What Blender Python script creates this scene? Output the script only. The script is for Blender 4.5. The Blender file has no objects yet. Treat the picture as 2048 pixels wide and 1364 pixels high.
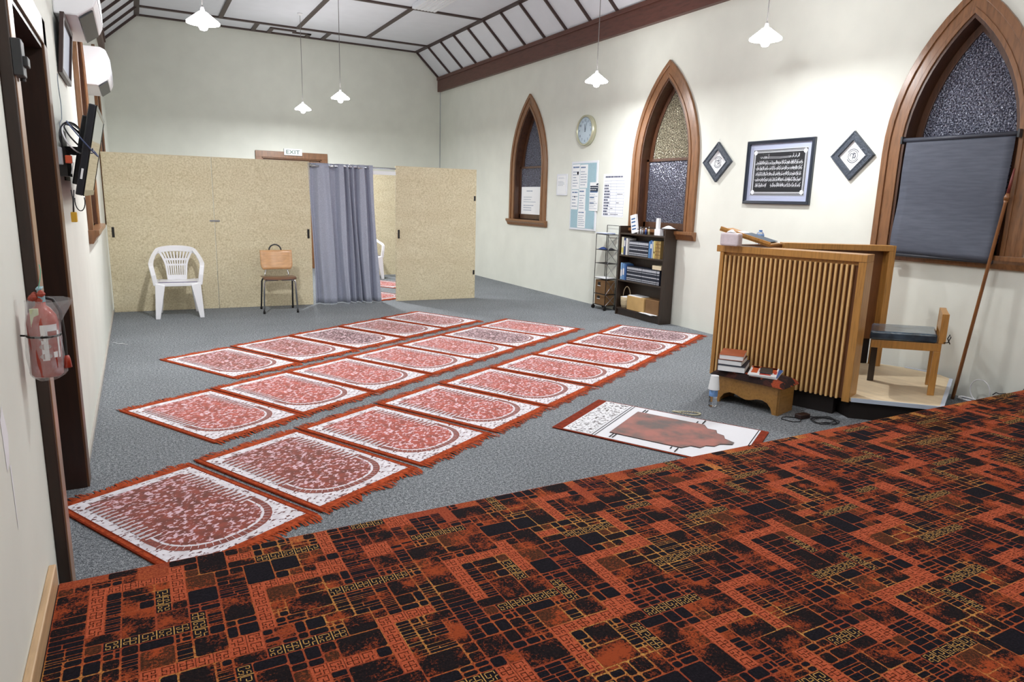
import bpy, bmesh, math, random
from mathutils import Vector, Matrix

PI = math.pi
scene = bpy.context.scene
COL = scene.collection

# ---------------------------------------------------------------- camera
YAW, PITCH, ROLL, FPX = 0.50106924, 0.20319256, 0.02825139, 1365.403
cam_d = bpy.data.cameras.new('camera')
cam_d.sensor_width = 36.0
cam_d.lens = 36.0 * FPX / 2048.0
cam_d.clip_start = 0.02
cam = bpy.data.objects.new('camera', cam_d)
COL.objects.link(cam)
fwd = Vector((math.sin(YAW) * math.cos(PITCH), math.cos(YAW) * math.cos(PITCH), -math.sin(PITCH)))
r0 = Vector((math.cos(YAW), -math.sin(YAW), 0))
u0 = r0.cross(fwd)
rt = r0 * math.cos(ROLL) + u0 * math.sin(ROLL)
up = u0 * math.cos(ROLL) - r0 * math.sin(ROLL)
m = Matrix((rt, up, -fwd)).transposed().to_4x4()
m.translation = (0, 0, 1.5)
cam.matrix_world = m
scene.camera = cam

# ---------------------------------------------------------------- view, world
scene.view_settings.view_transform = 'Standard'
scene.view_settings.look = 'None'
scene.view_settings.gamma = 1.0
scene.view_settings.use_curve_mapping = False
scene.view_settings.exposure = 0.82
world = bpy.data.worlds.new('night')
scene.world = world
world.use_nodes = True
wb = world.node_tree.nodes['Background']
wb.inputs[0].default_value = (0.30, 0.36, 0.50, 1)
wb.inputs[1].default_value = 0.55

# lamp positions of the hall (bulb under each pendant shade)
LAMPS = [(0.63, 6.9), (2.66, 12.6), (2.84, 10.8), (5.02, 7.22), (4.93, 4.56)]
LAMP_Z = 2.93
LAMP_WATTS = [30.0, 38.0, 38.0, 23.0, 17.0]
UNSEEN = [(0.9, 2.9), (2.8, 3.4), (3.2, -0.9)]  # unseen bare lamps, added as fill light for the hall
def bulb_or_fill_light(x, y, z, w, parent=None, rad=0.07):
    l = bpy.data.lights.new('bulb_or_fill_light', 'AREA' if parent else 'POINT')
    l.energy = w
    if parent:                      # the open mouth of the cone shade
        l.shape = 'DISK'
        l.size = 0.09
    else:
        l.shadow_soft_size = rad
    l.color = (0.97, 0.985, 1.0)
    o = bpy.data.objects.new('bulb_or_fill_light', l)
    COL.objects.link(o)
    o.location = (x, y, z)
    if parent:
        o.parent = parent
    return o

# ---------------------------------------------------------------- helpers
def s2l(c):
    out = []
    for v in c:
        v = v / 255.0
        out.append(v / 12.92 if v <= 0.04045 else ((v + 0.055) / 1.055) ** 2.4)
    return tuple(out) + (1.0,)

class NT:
    def __init__(self, name):
        self.m = bpy.data.materials.new(name)
        self.m.use_nodes = True
        self.t = self.m.node_tree
        self.b = self.t.nodes['Principled BSDF']
        self.tc = None
    def n(self, ty, **kw):
        x = self.t.nodes.new(ty)
        for k, v in kw.items():
            setattr(x, k, v)
        return x
    def l(self, a, b):
        self.t.links.new(a, b)
    def coord(self, scale=(1, 1, 1), kind='Object'):
        if not self.tc:
            self.tc = self.n('ShaderNodeTexCoord')
        mp = self.n('ShaderNodeMapping')
        mp.inputs['Scale'].default_value = scale
        self.l(self.tc.outputs[kind], mp.inputs[0])
        return mp.outputs[0]
    def noise(self, scale, detail=3, stretch=(1, 1, 1), rough=0.5):
        x = self.n('ShaderNodeTexNoise')
        x.inputs['Scale'].default_value = scale
        x.inputs['Detail'].default_value = detail
        x.inputs['Roughness'].default_value = rough
        self.l(self.coord(stretch), x.inputs['Vector'])
        return x.outputs['Fac']
    def ramp(self, fac, stops, interp='LINEAR'):
        r = self.n('ShaderNodeValToRGB')
        r.color_ramp.interpolation = interp
        e = r.color_ramp.elements
        while len(e) < len(stops):
            e.new(0.5)
        for i, (p, c) in enumerate(stops):
            e[i].position = p
            e[i].color = c
        self.l(fac, r.inputs[0])
        return r.outputs[0]
    def mix(self, fac, a, b):
        x = self.n('ShaderNodeMix', data_type='RGBA')
        for s, v in ((x.inputs[0], fac), (x.inputs[6], a), (x.inputs[7], b)):
            if hasattr(v, 'is_linked'):
                self.l(v, s)
            else:
                s.default_value = v
        return x.outputs[2]
    def base(self, v):
        if hasattr(v, 'is_linked'):
            self.l(v, self.b.inputs['Base Color'])
        else:
            self.b.inputs['Base Color'].default_value = v
    def bump(self, fac, strength, dist=0.005):
        x = self.n('ShaderNodeBump')
        x.inputs['Strength'].default_value = strength
        x.inputs['Distance'].default_value = dist
        self.l(fac, x.inputs['Height'])
        self.l(x.outputs[0], self.b.inputs['Normal'])

def mat(name, rgb, rough=0.6, metal=0.0, var=0.0, vscale=8.0, stretch=(1, 1, 1), bump=0.0, spec=0.5, coat=0.0, bdist=0.003, detail=3):
    k = NT(name)
    c = s2l(rgb)
    if var > 0 or bump > 0:
        f = k.noise(vscale, detail, stretch)
    if var > 0:
        lo = tuple(max(0, x * (1 - var)) for x in c[:3]) + (1,)
        hi = tuple(min(1, x * (1 + var)) for x in c[:3]) + (1,)
        k.base(k.ramp(f, [(0.3, lo), (0.7, hi)]))
    else:
        k.base(c)
    if bump > 0:
        k.bump(f, bump, bdist)
    k.b.inputs['Roughness'].default_value = rough
    k.b.inputs['Metallic'].default_value = metal
    k.b.inputs['Specular IOR Level'].default_value = spec
    k.b.inputs['Coat Weight'].default_value = coat
    return k.m

def wood(name, rgb, stretch=(12, 12, 1), dark=0.55, rough=0.45, coat=0.15, scale=5):
    k = NT(name)
    f = k.noise(scale, 6, stretch, 0.6)
    c = s2l(rgb)
    lo = tuple(x * dark for x in c[:3]) + (1,)
    hi = tuple(min(1, x * 1.18) for x in c[:3]) + (1,)
    k.base(k.ramp(f, [(0.28, lo), (0.5, c), (0.75, hi)]))
    k.bump(f, 0.12, 0.002)
    k.b.inputs['Roughness'].default_value = rough
    k.b.inputs['Coat Weight'].default_value = coat
    k.b.inputs['Coat Roughness'].default_value = 0.25
    return k.m

def speckle(name, cols, scale, detail=2, rough=0.9, bump=0.3, bdist=0.003, spec=0.2, pos=(0.35, 0.5, 0.65)):
    k = NT(name)
    f = k.noise(scale, detail, (1, 1, 1), 0.7)
    k.base(k.ramp(f, [(p, s2l(c)) for p, c in zip(pos, cols)]))
    if bump:
        k.bump(f, bump, bdist)
    k.b.inputs['Roughness'].default_value = rough
    k.b.inputs['Specular IOR Level'].default_value = spec
    return k.m

class MB:
    def __init__(self):
        self.v = []
        self.f = []
        self.mi = []
    def add(self, vs, fs, mi=0):
        o = len(self.v)
        self.v += [tuple(p) for p in vs]
        for f in fs:
            self.f.append([i + o for i in f])
            self.mi.append(mi)
        return self
    def box(self, x0, x1, y0, y1, z0, z1, mi=0):
        vs = [(x, y, z) for z in (z0, z1) for y in (y0, y1) for x in (x0, x1)]
        return self.add(vs, [(0, 2, 3, 1), (4, 5, 7, 6), (0, 1, 5, 4), (2, 6, 7, 3), (0, 4, 6, 2), (1, 3, 7, 5)], mi)
    def obox(self, c, s, M, mi=0):
        """box centred c, size s, rotated by matrix M"""
        c = Vector(c)
        vs = [c + M @ Vector((x * s[0] / 2, y * s[1] / 2, z * s[2] / 2)) for z in (-1, 1) for y in (-1, 1) for x in (-1, 1)]
        return self.add(vs, [(0, 2, 3, 1), (4, 5, 7, 6), (0, 1, 5, 4), (2, 6, 7, 3), (0, 4, 6, 2), (1, 3, 7, 5)], mi)
    def beam(self, a, b, w, h, upv=(0, 0, 1), mi=0):
        a = Vector(a); b = Vector(b)
        d = (b - a)
        L = d.length
        d.normalize()
        s = d.cross(Vector(upv))
        if s.length < 1e-5:
            s = d.cross(Vector((1, 0, 0)))
        s.normalize()
        t = s.cross(d)
        M = Matrix((d, s, t)).transposed()
        return self.obox((a + b) / 2, (L, w, h), M, mi)
    def prism(self, pts, fn, d0, d1, mi=0):
        """pts 2D outline; fn(u, v, d) -> 3D"""
        n = len(pts)
        vs = [fn(u, v, d0) for u, v in pts] + [fn(u, v, d1) for u, v in pts]
        fs = [tuple(range(n))[::-1], tuple(range(n, 2 * n))]
        fs += [(i, (i + 1) % n, n + (i + 1) % n, n + i) for i in range(n)]
        return self.add(vs, fs, mi)
    def band(self, A, B, fn, d0, d1, mi=0, closed=False):
        """solid between two equal-length 2D paths A (outer) and B (inner)"""
        n = len(A)
        vs = [fn(u, v, d) for d in (d0, d1) for P in (A, B) for u, v in P]
        fs = []
        R = range(n) if closed else range(n - 1)
        for i in R:
            j = (i + 1) % n
            fs += [(i, j, n + j, n + i), (2 * n + i, 3 * n + i, 3 * n + j, 2 * n + j),
                   (i, 2 * n + i, 2 * n + j, j), (n + i, n + j, 3 * n + j, 3 * n + i)]
        if not closed:
            for i in (0, n - 1):
                fs.append((i, n + i, 3 * n + i, 2 * n + i))
        return self.add(vs, fs, mi)
    def tube(self, pts, r, n=8, mi=0, closed=False):
        pts = [Vector(p) for p in pts]
        rs = r if isinstance(r, (list, tuple)) else [r] * len(pts)
        vs = []
        ref = None
        N = len(pts)
        for i, p in enumerate(pts):
            if closed:
                d = pts[(i + 1) % N] - pts[i - 1]
            else:
                d = pts[min(i + 1, N - 1)] - pts[max(i - 1, 0)]
            d.normalize()
            if ref is None:
                ref = d.cross(Vector((0, 0, 1)))
                if ref.length < 1e-3:
                    ref = d.cross(Vector((1, 0, 0)))
            ref = (ref - d * ref.dot(d))
            ref.normalize()
            t = d.cross(ref)
            for k in range(n):
                a = 2 * PI * k / n
                vs.append(p + (ref * math.cos(a) + t * math.sin(a)) * rs[i])
        fs = []
        M = N if closed else N - 1
        for i in range(M):
            j = (i + 1) % N
            for k in range(n):
                fs.append((i * n + k, i * n + (k + 1) % n, j * n + (k + 1) % n, j * n + k))
        if not closed:
            fs.append(tuple(range(n))[::-1])
            fs.append(tuple((N - 1) * n + k for k in range(n)))
        return self.add(vs, fs, mi)
    def lathe(self, prof, c=(0, 0, 0), n=20, mi=0, axis='z', sx=1, sy=1):
        c = Vector(c)
        vs = []
        for r, z in prof:
            for k in range(n):
                a = 2 * PI * k / n
                x, y = r * math.cos(a) * sx, r * math.sin(a) * sy
                p = Vector((x, y, z)) if axis == 'z' else (Vector((z, x, y)) if axis == 'x' else Vector((x, z, y)))
                vs.append(c + p)
        fs = []
        for i in range(len(prof) - 1):
            for k in range(n):
                fs.append((i * n + k, i * n + (k + 1) % n, (i + 1) * n + (k + 1) % n, (i + 1) * n + k))
        if prof[0][0] > 1e-6:
            fs.append(tuple(range(n))[::-1])
        if prof[-1][0] > 1e-6:
            fs.append(tuple((len(prof) - 1) * n + k for k in range(n)))
        return self.add(vs, fs, mi)
    def grid(self, fn, nu, nv, mi=0, thick=None):
        vs = [fn(i / nu, j / nv) for j in range(nv + 1) for i in range(nu + 1)]
        fs = [(j * (nu + 1) + i, j * (nu + 1) + i + 1, (j + 1) * (nu + 1) + i + 1, (j + 1) * (nu + 1) + i) for j in range(nv) for i in range(nu)]
        return self.add(vs, fs, mi)
    def build(self, name, mats, parent=None, world=False, smooth=False, bevel=0.0, solid=0.0, sub=0, loc=None, rotz=0, fixn=True):
        me = bpy.data.meshes.new(name)
        me.from_pydata([tuple(p) for p in self.v], [], self.f)
        if not isinstance(mats, (list, tuple)):
            mats = [mats]
        for mm in mats:
            me.materials.append(mm)
        me.polygons.foreach_set('material_index', self.mi)
        if fixn:
            bm = bmesh.new()
            bm.from_mesh(me)
            bmesh.ops.recalc_face_normals(bm, faces=bm.faces)
            bm.to_mesh(me)
            bm.free()
        if smooth:
            me.polygons.foreach_set('use_smooth', [True] * len(me.polygons))
        me.update()
        o = bpy.data.objects.new(name, me)
        COL.objects.link(o)
        if parent is not None:
            o.parent = parent
            if world:
                o.location = -Vector(parent.location)
        if loc is not None:
            o.location = loc
            o.rotation_euler = (0, 0, rotz)
        if bevel > 0:
            b = o.modifiers.new('bevel', 'BEVEL')
            b.width = bevel
            b.segments = 2
            b.limit_method = 'ANGLE'
            b.angle_limit = 0.7
        if solid:
            b = o.modifiers.new('solid', 'SOLIDIFY')
            b.thickness = solid
            b.offset = 0
        if sub:
            b = o.modifiers.new('sub', 'SUBSURF')
            b.levels = b.render_levels = sub
        if smooth and bevel > 0:
            pass
        return o

def thing(name, label, cat, loc=(0, 0, 0), rotz=0, group=None):
    o = bpy.data.objects.new(name, None)
    o.empty_display_size = 0.1
    COL.objects.link(o)
    o.location = loc
    o.rotation_euler = (0, 0, rotz)
    return tag(o, label, cat, group)
def tag(o, label, cat, group=None):
    o['label'] = label
    o['category'] = cat
    if group:
        o['group'] = group
    return o
def struct(o):
    o['kind'] = 'structure'
    return o
def dup(root, loc, rotz=0, label=None, group=None):
    r = root.copy()
    COL.objects.link(r)
    r.location = loc
    r.rotation_euler = (0, 0, rotz)
    if label:
        r['label'] = label
    if group:
        r['group'] = group
    for ch in list(root.children):
        c = ch.copy()
        COL.objects.link(c)
        c.parent = r
        for g in list(ch.children):
            d = g.copy()
            COL.objects.link(d)
            d.parent = c
    return r
def text_mb(mb, body, size, fn, mi=0, res=2, center=True, xs=1.0):
    """add flat text to mb through fn(u, v) -> 3D; returns width"""
    cu = bpy.data.curves.new('t', 'FONT')
    cu.body = body
    cu.size = size
    cu.resolution_u = res
    ob = bpy.data.objects.new('t', cu)
    COL.objects.link(ob)
    dg = bpy.context.evaluated_depsgraph_get()
    me = bpy.data.meshes.new_from_object(ob.evaluated_get(dg))
    w = 0
    if len(me.vertices):
        xsv = [v.co.x for v in me.vertices]
        ysv = [v.co.y for v in me.vertices]
        cx = (min(xsv) + max(xsv)) / 2 if center else 0
        cy = (min(ysv) + max(ysv)) / 2 if center else 0
        w = max(xsv) - min(xsv)
        mb.add([fn((v.co.x - cx) * xs, v.co.y - cy) for v in me.vertices], [tuple(p.vertices) for p in me.polygons], mi)
    bpy.data.objects.remove(ob)
    bpy.data.curves.remove(cu)
    bpy.data.meshes.remove(me)
    return w

# ---------------------------------------------------------------- materials
M_wall = mat('plaster_cream', (226, 228, 219), 0.75, var=0.03, vscale=3, bump=0.05, bdist=0.004, spec=0.3)
M_ceil = mat('ceiling_board_white', (226, 228, 236), 0.8, var=0.02, vscale=4)
M_batten = wood('batten_dark_brown', (62, 42, 38), (3, 3, 3), 0.6, 0.5)
M_beam = wood('beam_red_brown', (92, 54, 44), (6, 1, 6), 0.6, 0.5)
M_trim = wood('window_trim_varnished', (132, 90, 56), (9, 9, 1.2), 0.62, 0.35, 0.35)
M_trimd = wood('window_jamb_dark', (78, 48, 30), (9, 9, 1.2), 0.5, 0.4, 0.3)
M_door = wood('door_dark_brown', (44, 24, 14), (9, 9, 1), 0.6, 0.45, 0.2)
M_jamb = wood('door_frame_brown', (96, 62, 36), (9, 9, 1), 0.6, 0.4, 0.3)
M_jambedge = wood('door_frame_edge_gloss_tan', (150, 112, 84), (9, 9, 1), 0.75, 0.35, 0.4)  # grazing gloss on the frame's front face, painted as lighter tan
M_base = wood('baseboard_pale', (196, 162, 122), (9, 1, 9), 0.75, 0.5, 0.1)
M_oak = wood('oak_pulpit', (184, 132, 66), (14, 14, 1), 0.68, 0.45, 0.2)
M_oakd = wood('oak_pulpit_panel', (112, 68, 30), (10, 10, 1), 0.68, 0.5, 0.2)
M_slat = wood('oak_slat_edge', (222, 182, 122), (20, 20, 1.2), 0.78, 0.45, 0.2)
M_oakh = wood('oak_stool', (160, 116, 58), (2, 12, 12), 0.72, 0.45, 0.2)
M_case = wood('bookcase_dark', (50, 37, 28), (10, 10, 1), 0.55, 0.45, 0.2)
M_ply = mat('plywood_pale', (222, 202, 168), 0.6, var=0.10, vscale=3, stretch=(6, 1, 1))
M_black = mat('black_paint', (22, 18, 17), 0.5)
M_kick = mat('dark_kickboard', (26, 18, 16), 0.8)
M_white = mat('white_plastic', (236, 236, 240), 0.35)
M_whitem = mat('white_metal', (225, 228, 235), 0.4)
M_paper = mat('paper_white', (238, 240, 242), 0.8)
M_ink = mat('ink_dark', (40, 50, 70), 0.8)
M_inkb = mat('ink_blue', (60, 100, 150), 0.8)
M_cork = mat('board_pale_blue', (160, 190, 202), 0.85, var=0.06, vscale=60)
M_chrome = mat('chrome_tube', (190, 190, 192), 0.2, 1.0)
M_steel = mat('grey_steel', (150, 152, 158), 0.35, 0.9)
M_plywood_seat = wood('bent_plywood', (205, 158, 112), (1.5, 10, 10), 0.82, 0.3, 0.5)
M_tan = mat('cardboard', (196, 160, 104), 0.8, var=0.06, vscale=10)
M_brownbox = mat('brown_box', (120, 88, 54), 0.8, var=0.1, vscale=10)
M_orange = mat('orange_red_pile', (196, 78, 36), 0.95, var=0.25, vscale=60, bump=0.4, spec=0.1)
M_red = mat('extinguisher_red', (168, 56, 36), 0.35, coat=0.3)
M_grey = mat('grey_plastic', (150, 154, 158), 0.45)
M_dgrey = mat('dark_grey_plastic', (52, 54, 58), 0.45)
M_blue = mat('blue_plastic', (58, 92, 160), 0.5)
M_cable = mat('black_cable', (20, 22, 28), 0.5)
M_glossyblack = mat('black_gloss', (14, 15, 18), 0.15)

k = NT('floor_carpet_grey')
fa = k.noise(200, 1, (1, 1, 1), 0.8)
fb = k.noise(62, 3, (1, 1, 1), 0.9)
mm = k.n('ShaderNodeMath', operation='ADD'); k.l(fa, mm.inputs[0]); k.l(fb, mm.inputs[1])
mh = k.n('ShaderNodeMath', operation='MULTIPLY'); k.l(mm.outputs[0], mh.inputs[0]); mh.inputs[1].default_value = 0.5
f = mh.outputs[0]
f2 = k.noise(1.2, 3)
c1 = k.ramp(f, [(0.38, s2l((60, 64, 70))), (0.5, s2l((118, 123, 127))), (0.62, s2l((190, 194, 197)))])
c2 = k.ramp(f2, [(0.35, (0.86, 0.86, 0.86, 1)), (0.65, (1.0, 1.0, 1.0, 1))])
mx = k.n('ShaderNodeMix', data_type='RGBA', blend_type='MULTIPLY')
mx.inputs[0].default_value = 1
k.l(c1, mx.inputs[6]); k.l(c2, mx.inputs[7])
k.base(mx.outputs[2])
k.bump(f, 0.5, 0.004)
k.b.inputs['Roughness'].default_value = 0.95
k.b.inputs['Specular IOR Level'].default_value = 0.15
M_floor = k.m

k = NT('softboard_beige')
f = k.noise(55, 4, (1, 1, 1), 0.7)
f2 = k.noise(2.0, 2, (1, 1, 3))
c1 = k.ramp(f, [(0.3, s2l((186, 173, 140))), (0.5, s2l((215, 204, 173))), (0.7, s2l((232, 223, 197)))])
mx = k.n('ShaderNodeMix', data_type='RGBA', blend_type='MULTIPLY')
mx.inputs[0].default_value = 1
k.l(c1, mx.inputs[6]); k.l(k.ramp(f2, [(0.3, (0.93, 0.91, 0.88, 1)), (0.7, (1, 1, 1, 1))]), mx.inputs[7])
k.base(mx.outputs[2])
k.bump(f, 0.15, 0.002)
k.b.inputs['Roughness'].default_value = 0.8
M_board = k.m

k = NT('curtain_grey')
f = k.noise(300, 2, (1, 1, 0.4))
k.base(k.ramp(f, [(0.3, s2l((140, 146, 166))), (0.7, s2l((180, 184, 200)))]))
k.b.inputs['Roughness'].default_value = 0.55
k.b.inputs['Sheen Weight'].default_value = 0.3
M_curtain = k.m

k = NT('blind_dark_grey')
f = k.noise(6, 3, (1, 1, 9))
k.base(k.ramp(f, [(0.3, s2l((74, 79, 92))), (0.7, s2l((86, 91, 105)))]))
k.b.inputs['Roughness'].default_value = 0.7
k.bump(f, 0.10, 0.006)
M_blind = k.m

def rolled_glass(name, rgb, scale, hilite):
    """rolled obscure glass seen against the night"""
    k = NT(name)
    v = k.n('ShaderNodeTexVoronoi')
    v.inputs['Scale'].default_value = scale
    k.l(k.coord((1, 1, 0.6)), v.inputs['Vector'])
    k.bump(v.outputs['Distance'], 1.0, 0.012)
    k.base(k.ramp(k.noise(scale * .9, 2, (1, 1, 1), .8), [(0.40, s2l([c * .55 for c in rgb])), (0.52, s2l(rgb)), (0.66, s2l(hilite))]))  # glints of light painted as pale specks in the base colour
    k.b.inputs['Roughness'].default_value = 0.12
    k.b.inputs['Transmission Weight'].default_value = 0.35
    k.b.inputs['IOR'].default_value = 1.5
    k.b.inputs['Specular IOR Level'].default_value = 0.9
    k.b.inputs['Metallic'].default_value = 0.25
    return k.m
M_glass = rolled_glass('rolled_glass_night', (104, 108, 130), 80, (208, 212, 226))
M_glassa = rolled_glass('rolled_glass_amber', (148, 140, 116), 80, (238, 230, 200))

k = NT('lamp_shade_opal')
k.base(s2l((245, 245, 245)))
k.b.inputs['Emission Color'].default_value = (1.0, 0.98, 0.96, 1)
k.b.inputs['Emission Strength'].default_value = 30.0
k.b.inputs['Roughness'].default_value = 0.3
M_shade = k.m
k = NT('lamp_bulb_glow')
k.b.inputs['Emission Color'].default_value = (1.0, 0.96, 0.92, 1)
k.b.inputs['Emission Strength'].default_value = 14
M_bulb = k.m
k = NT('clear_plastic')
k.b.inputs['Transmission Weight'].default_value = 1.0
k.b.inputs['Roughness'].default_value = 0.08
k.b.inputs['IOR'].default_value = 1.4
k.base((0.92, 0.95, 1.0, 1))
M_clear = k.m
k = NT('plastic_bag_film')
f = k.noise(30, 4)
k.base((0.9, 0.92, 0.97, 1))
k.b.inputs['Roughness'].default_value = 0.2
k.b.inputs['Alpha'].default_value = 0.26
k.bump(f, 1.0, 0.02)
M_film = k.m

# ================================================================= ROOM
XL, XR, YB, YF = -0.34, 5.94, 14.36, -2.2
ZC, XS0, XS1, ZS = 4.48, 0.23, 5.40, 3.98
STY, STZ = 2.53, 0.20

b = MB(); b.box(XL - 0.3, XR + 0.2, YF - 0.1, YB + 0.1, -0.06, 0.0)
struct(b.build('floor', M_floor))

# pointed arch outline, centre at u = 0
def arch(a, z0, zs, cc, n=10):
    R = a + cc
    H = math.sqrt(R * R - cc * cc)
    th = math.atan2(H, cc)
    right = [(a, z0)] + [(-cc + R * math.cos(th * i / n), zs + R * math.sin(th * i / n)) for i in range(n)]
    left = [(-u, z) for u, z in right][::-1]
    return right + [(0.0, zs + H)] + left
WIN_A, WIN_C, WIN_ZS, WIN_Z0 = 0.455, 0.938, 2.0, 1.19

def wall_with_holes(name, x, y0, y1, z0, z1, holes, m, sign):
    """plane wall at x with hole outlines [(y, z)...]"""
    bm = bmesh.new()
    def loop(pts):
        vs = [bm.verts.new((x, p[0], p[1])) for p in pts]
        for i in range(len(vs)):
            bm.edges.new((vs[i], vs[(i + 1) % len(vs)]))
    loop([(y0, z0), (y1, z0), (y1, z1), (y0, z1)])
    for h in holes:
        loop(h)
    bmesh.ops.triangle_fill(bm, use_beauty=True, use_dissolve=False, edges=bm.edges)
    bmesh.ops.recalc_face_normals(bm, faces=bm.faces)
    me = bpy.data.meshes.new(name)
    bm.to_mesh(me)
    bm.free()
    me.materials.append(m)
    o = bpy.data.objects.new(name, me)
    COL.objects.link(o)
    return struct(o)

WINS_R = [10.42, 6.95, 3.37]
WINS_L = [6.95, 10.42]
def hole(yc):
    return [(yc + u, z) for u, z in arch(WIN_A, WIN_Z0, WIN_ZS, WIN_C)]
wall_with_holes('wall_right', XR, YF, YB, 0, 4.05, [hole(y) for y in WINS_R + [-0.1]], M_wall, 1)
DY0, DY1, DZ = 2.84, 3.92, 2.13
wall_with_holes('wall_left', XL, YF, YB, 0, 4.05, [hole(y) for y in WINS_L] + [[(DY0, 0.001), (DY1, 0.001), (DY1, DZ), (DY0, DZ)]], M_wall, -1)
# gable end walls follow the coved ceiling; the back one has the exit doorway
EX0, EX1, EZ = 2.22, 3.36, 2.2
def end_wall(name, y, with_door):
    bm = bmesh.new()
    def loop(pts):
        vs = [bm.verts.new((p[0], y, p[1])) for p in pts]
        for i in range(len(vs)):
            bm.edges.new((vs[i], vs[(i + 1) % len(vs)]))
    loop([(XL, 0), (XR, 0), (XR, ZS), (XS1, ZC), (XS0, ZC), (XL, ZS)])
    if with_door:
        loop([(EX0, 0.001), (EX1, 0.001), (EX1, EZ), (EX0, EZ)])
    bmesh.ops.triangle_fill(bm, use_beauty=True, use_dissolve=False, edges=bm.edges)
    me = bpy.data.meshes.new(name)
    bm.to_mesh(me); bm.free()
    me.materials.append(M_wall)
    o = bpy.data.objects.new(name, me)
    COL.objects.link(o)
    return struct(o)
end_wall('wall_back', YB, True)
end_wall('wall_front', YF, False)

# ceiling with two sloping coves (one mesh)
b = MB()
def fy(u, v, d): return (u, d, v)
b.prism([(XL, ZS), (XS0, ZC), (XS1, ZC), (XR, ZS), (XR, ZS + 0.1), (XS1 + 0.05, ZC + 0.1), (XS0 - 0.05, ZC + 0.1), (XL, ZS + 0.1)], fy, YF, YB)
ceil = struct(b.build('ceiling', M_ceil))
# battens
def trim(n, b, m, bevel=0.0):
    o = b.build('trim_%d' % n, m, bevel=bevel)
    return struct(o)
b = MB()
bw = 0.07
for x in (XS0 + 0.02, XS1 - 0.02):
    b.box(x - 0.04, x + 0.04, YF, YB, ZC - 0.025, ZC)
for x in (1.53, 2.84, 4.13):
    b.box(x - bw / 2, x + bw / 2, YF, 13.66, ZC - 0.022, ZC)
for y in (YB - 0.03, 13.66, 11.18, 8.7, 6.22, 3.74, 1.26, -1.2):
    b.box(XS0, XS1, y - bw / 2, y + bw / 2, ZC - 0.024, ZC)
for x in (2.15, 3.43):
    b.box(x - bw / 2, x + bw / 2, 13.66, YB, ZC - 0.022, ZC)
z = ZC
b.box(2.40, 2.47, 13.92, YB, z - 0.022, z); b.box(2.40, 2.86, 13.90, 13.97, z - 0.023, z)
b.box(2.82, 3.15, 14.02, 14.09, z - 0.023, z); b.box(3.09, 3.16, 14.02, YB, z - 0.022, z)
trim(1, b, M_batten)
# cove rafters
b = MB()
y = YB - 0.03
while y > YF:
    b.beam((XS1, y, ZC - 0.012), (XR, y, ZS - 0.012), 0.055, 0.03, (0, 1, 0))
    b.beam((XS0, y, ZC - 0.012), (XL, y, ZS - 0.012), 0.055, 0.03, (0, 1, 0))
    y -= 0.63
# beam() swaps width/height with the chosen up vector, both stay close to 4 cm
trim(2, b, M_batten)
b = MB()
b.box(XR - 0.07, XR, YF, YB, 3.73, 3.99)
b.box(XR - 0.09, XR, YF, YB, 3.96, 4.02)
trim(3, b, M_beam)
b = MB()
b.box(XL, XL + 0.07, YF, YB, 3.73, 3.99)
b.box(XL, XL + 0.09, YF, YB, 3.96, 4.02)
trim(4, b, M_beam)
b = MB(); b.box(XR - 0.012, XR, YB - 0.012, YB, 0, 3.73)
trim(5, b, mat('corner_bead_grey', (170, 174, 178), 0.6))

# raised stage and its baseboard
b = MB(); b.box(XL + 0.001, XR - 0.001, YF, STY, 0.0, STZ - 0.003)
struct(b.build('floor_stage', mat('stage_riser_dark', (44, 26, 22), 0.9)))
b = MB(); b.box(XL, XL + 0.022, YF, STY, STZ, STZ + 0.075)
o = struct(b.build('baseboard_left', M_base, bevel=0.004))
b = MB(); b.box(XL, XL + 0.012, DY1 + 0.1, 9.66, 0, 0.03)
struct(b.build('baseboard_left', mat('skirting_grey', (176, 170, 162), 0.7)))

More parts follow.
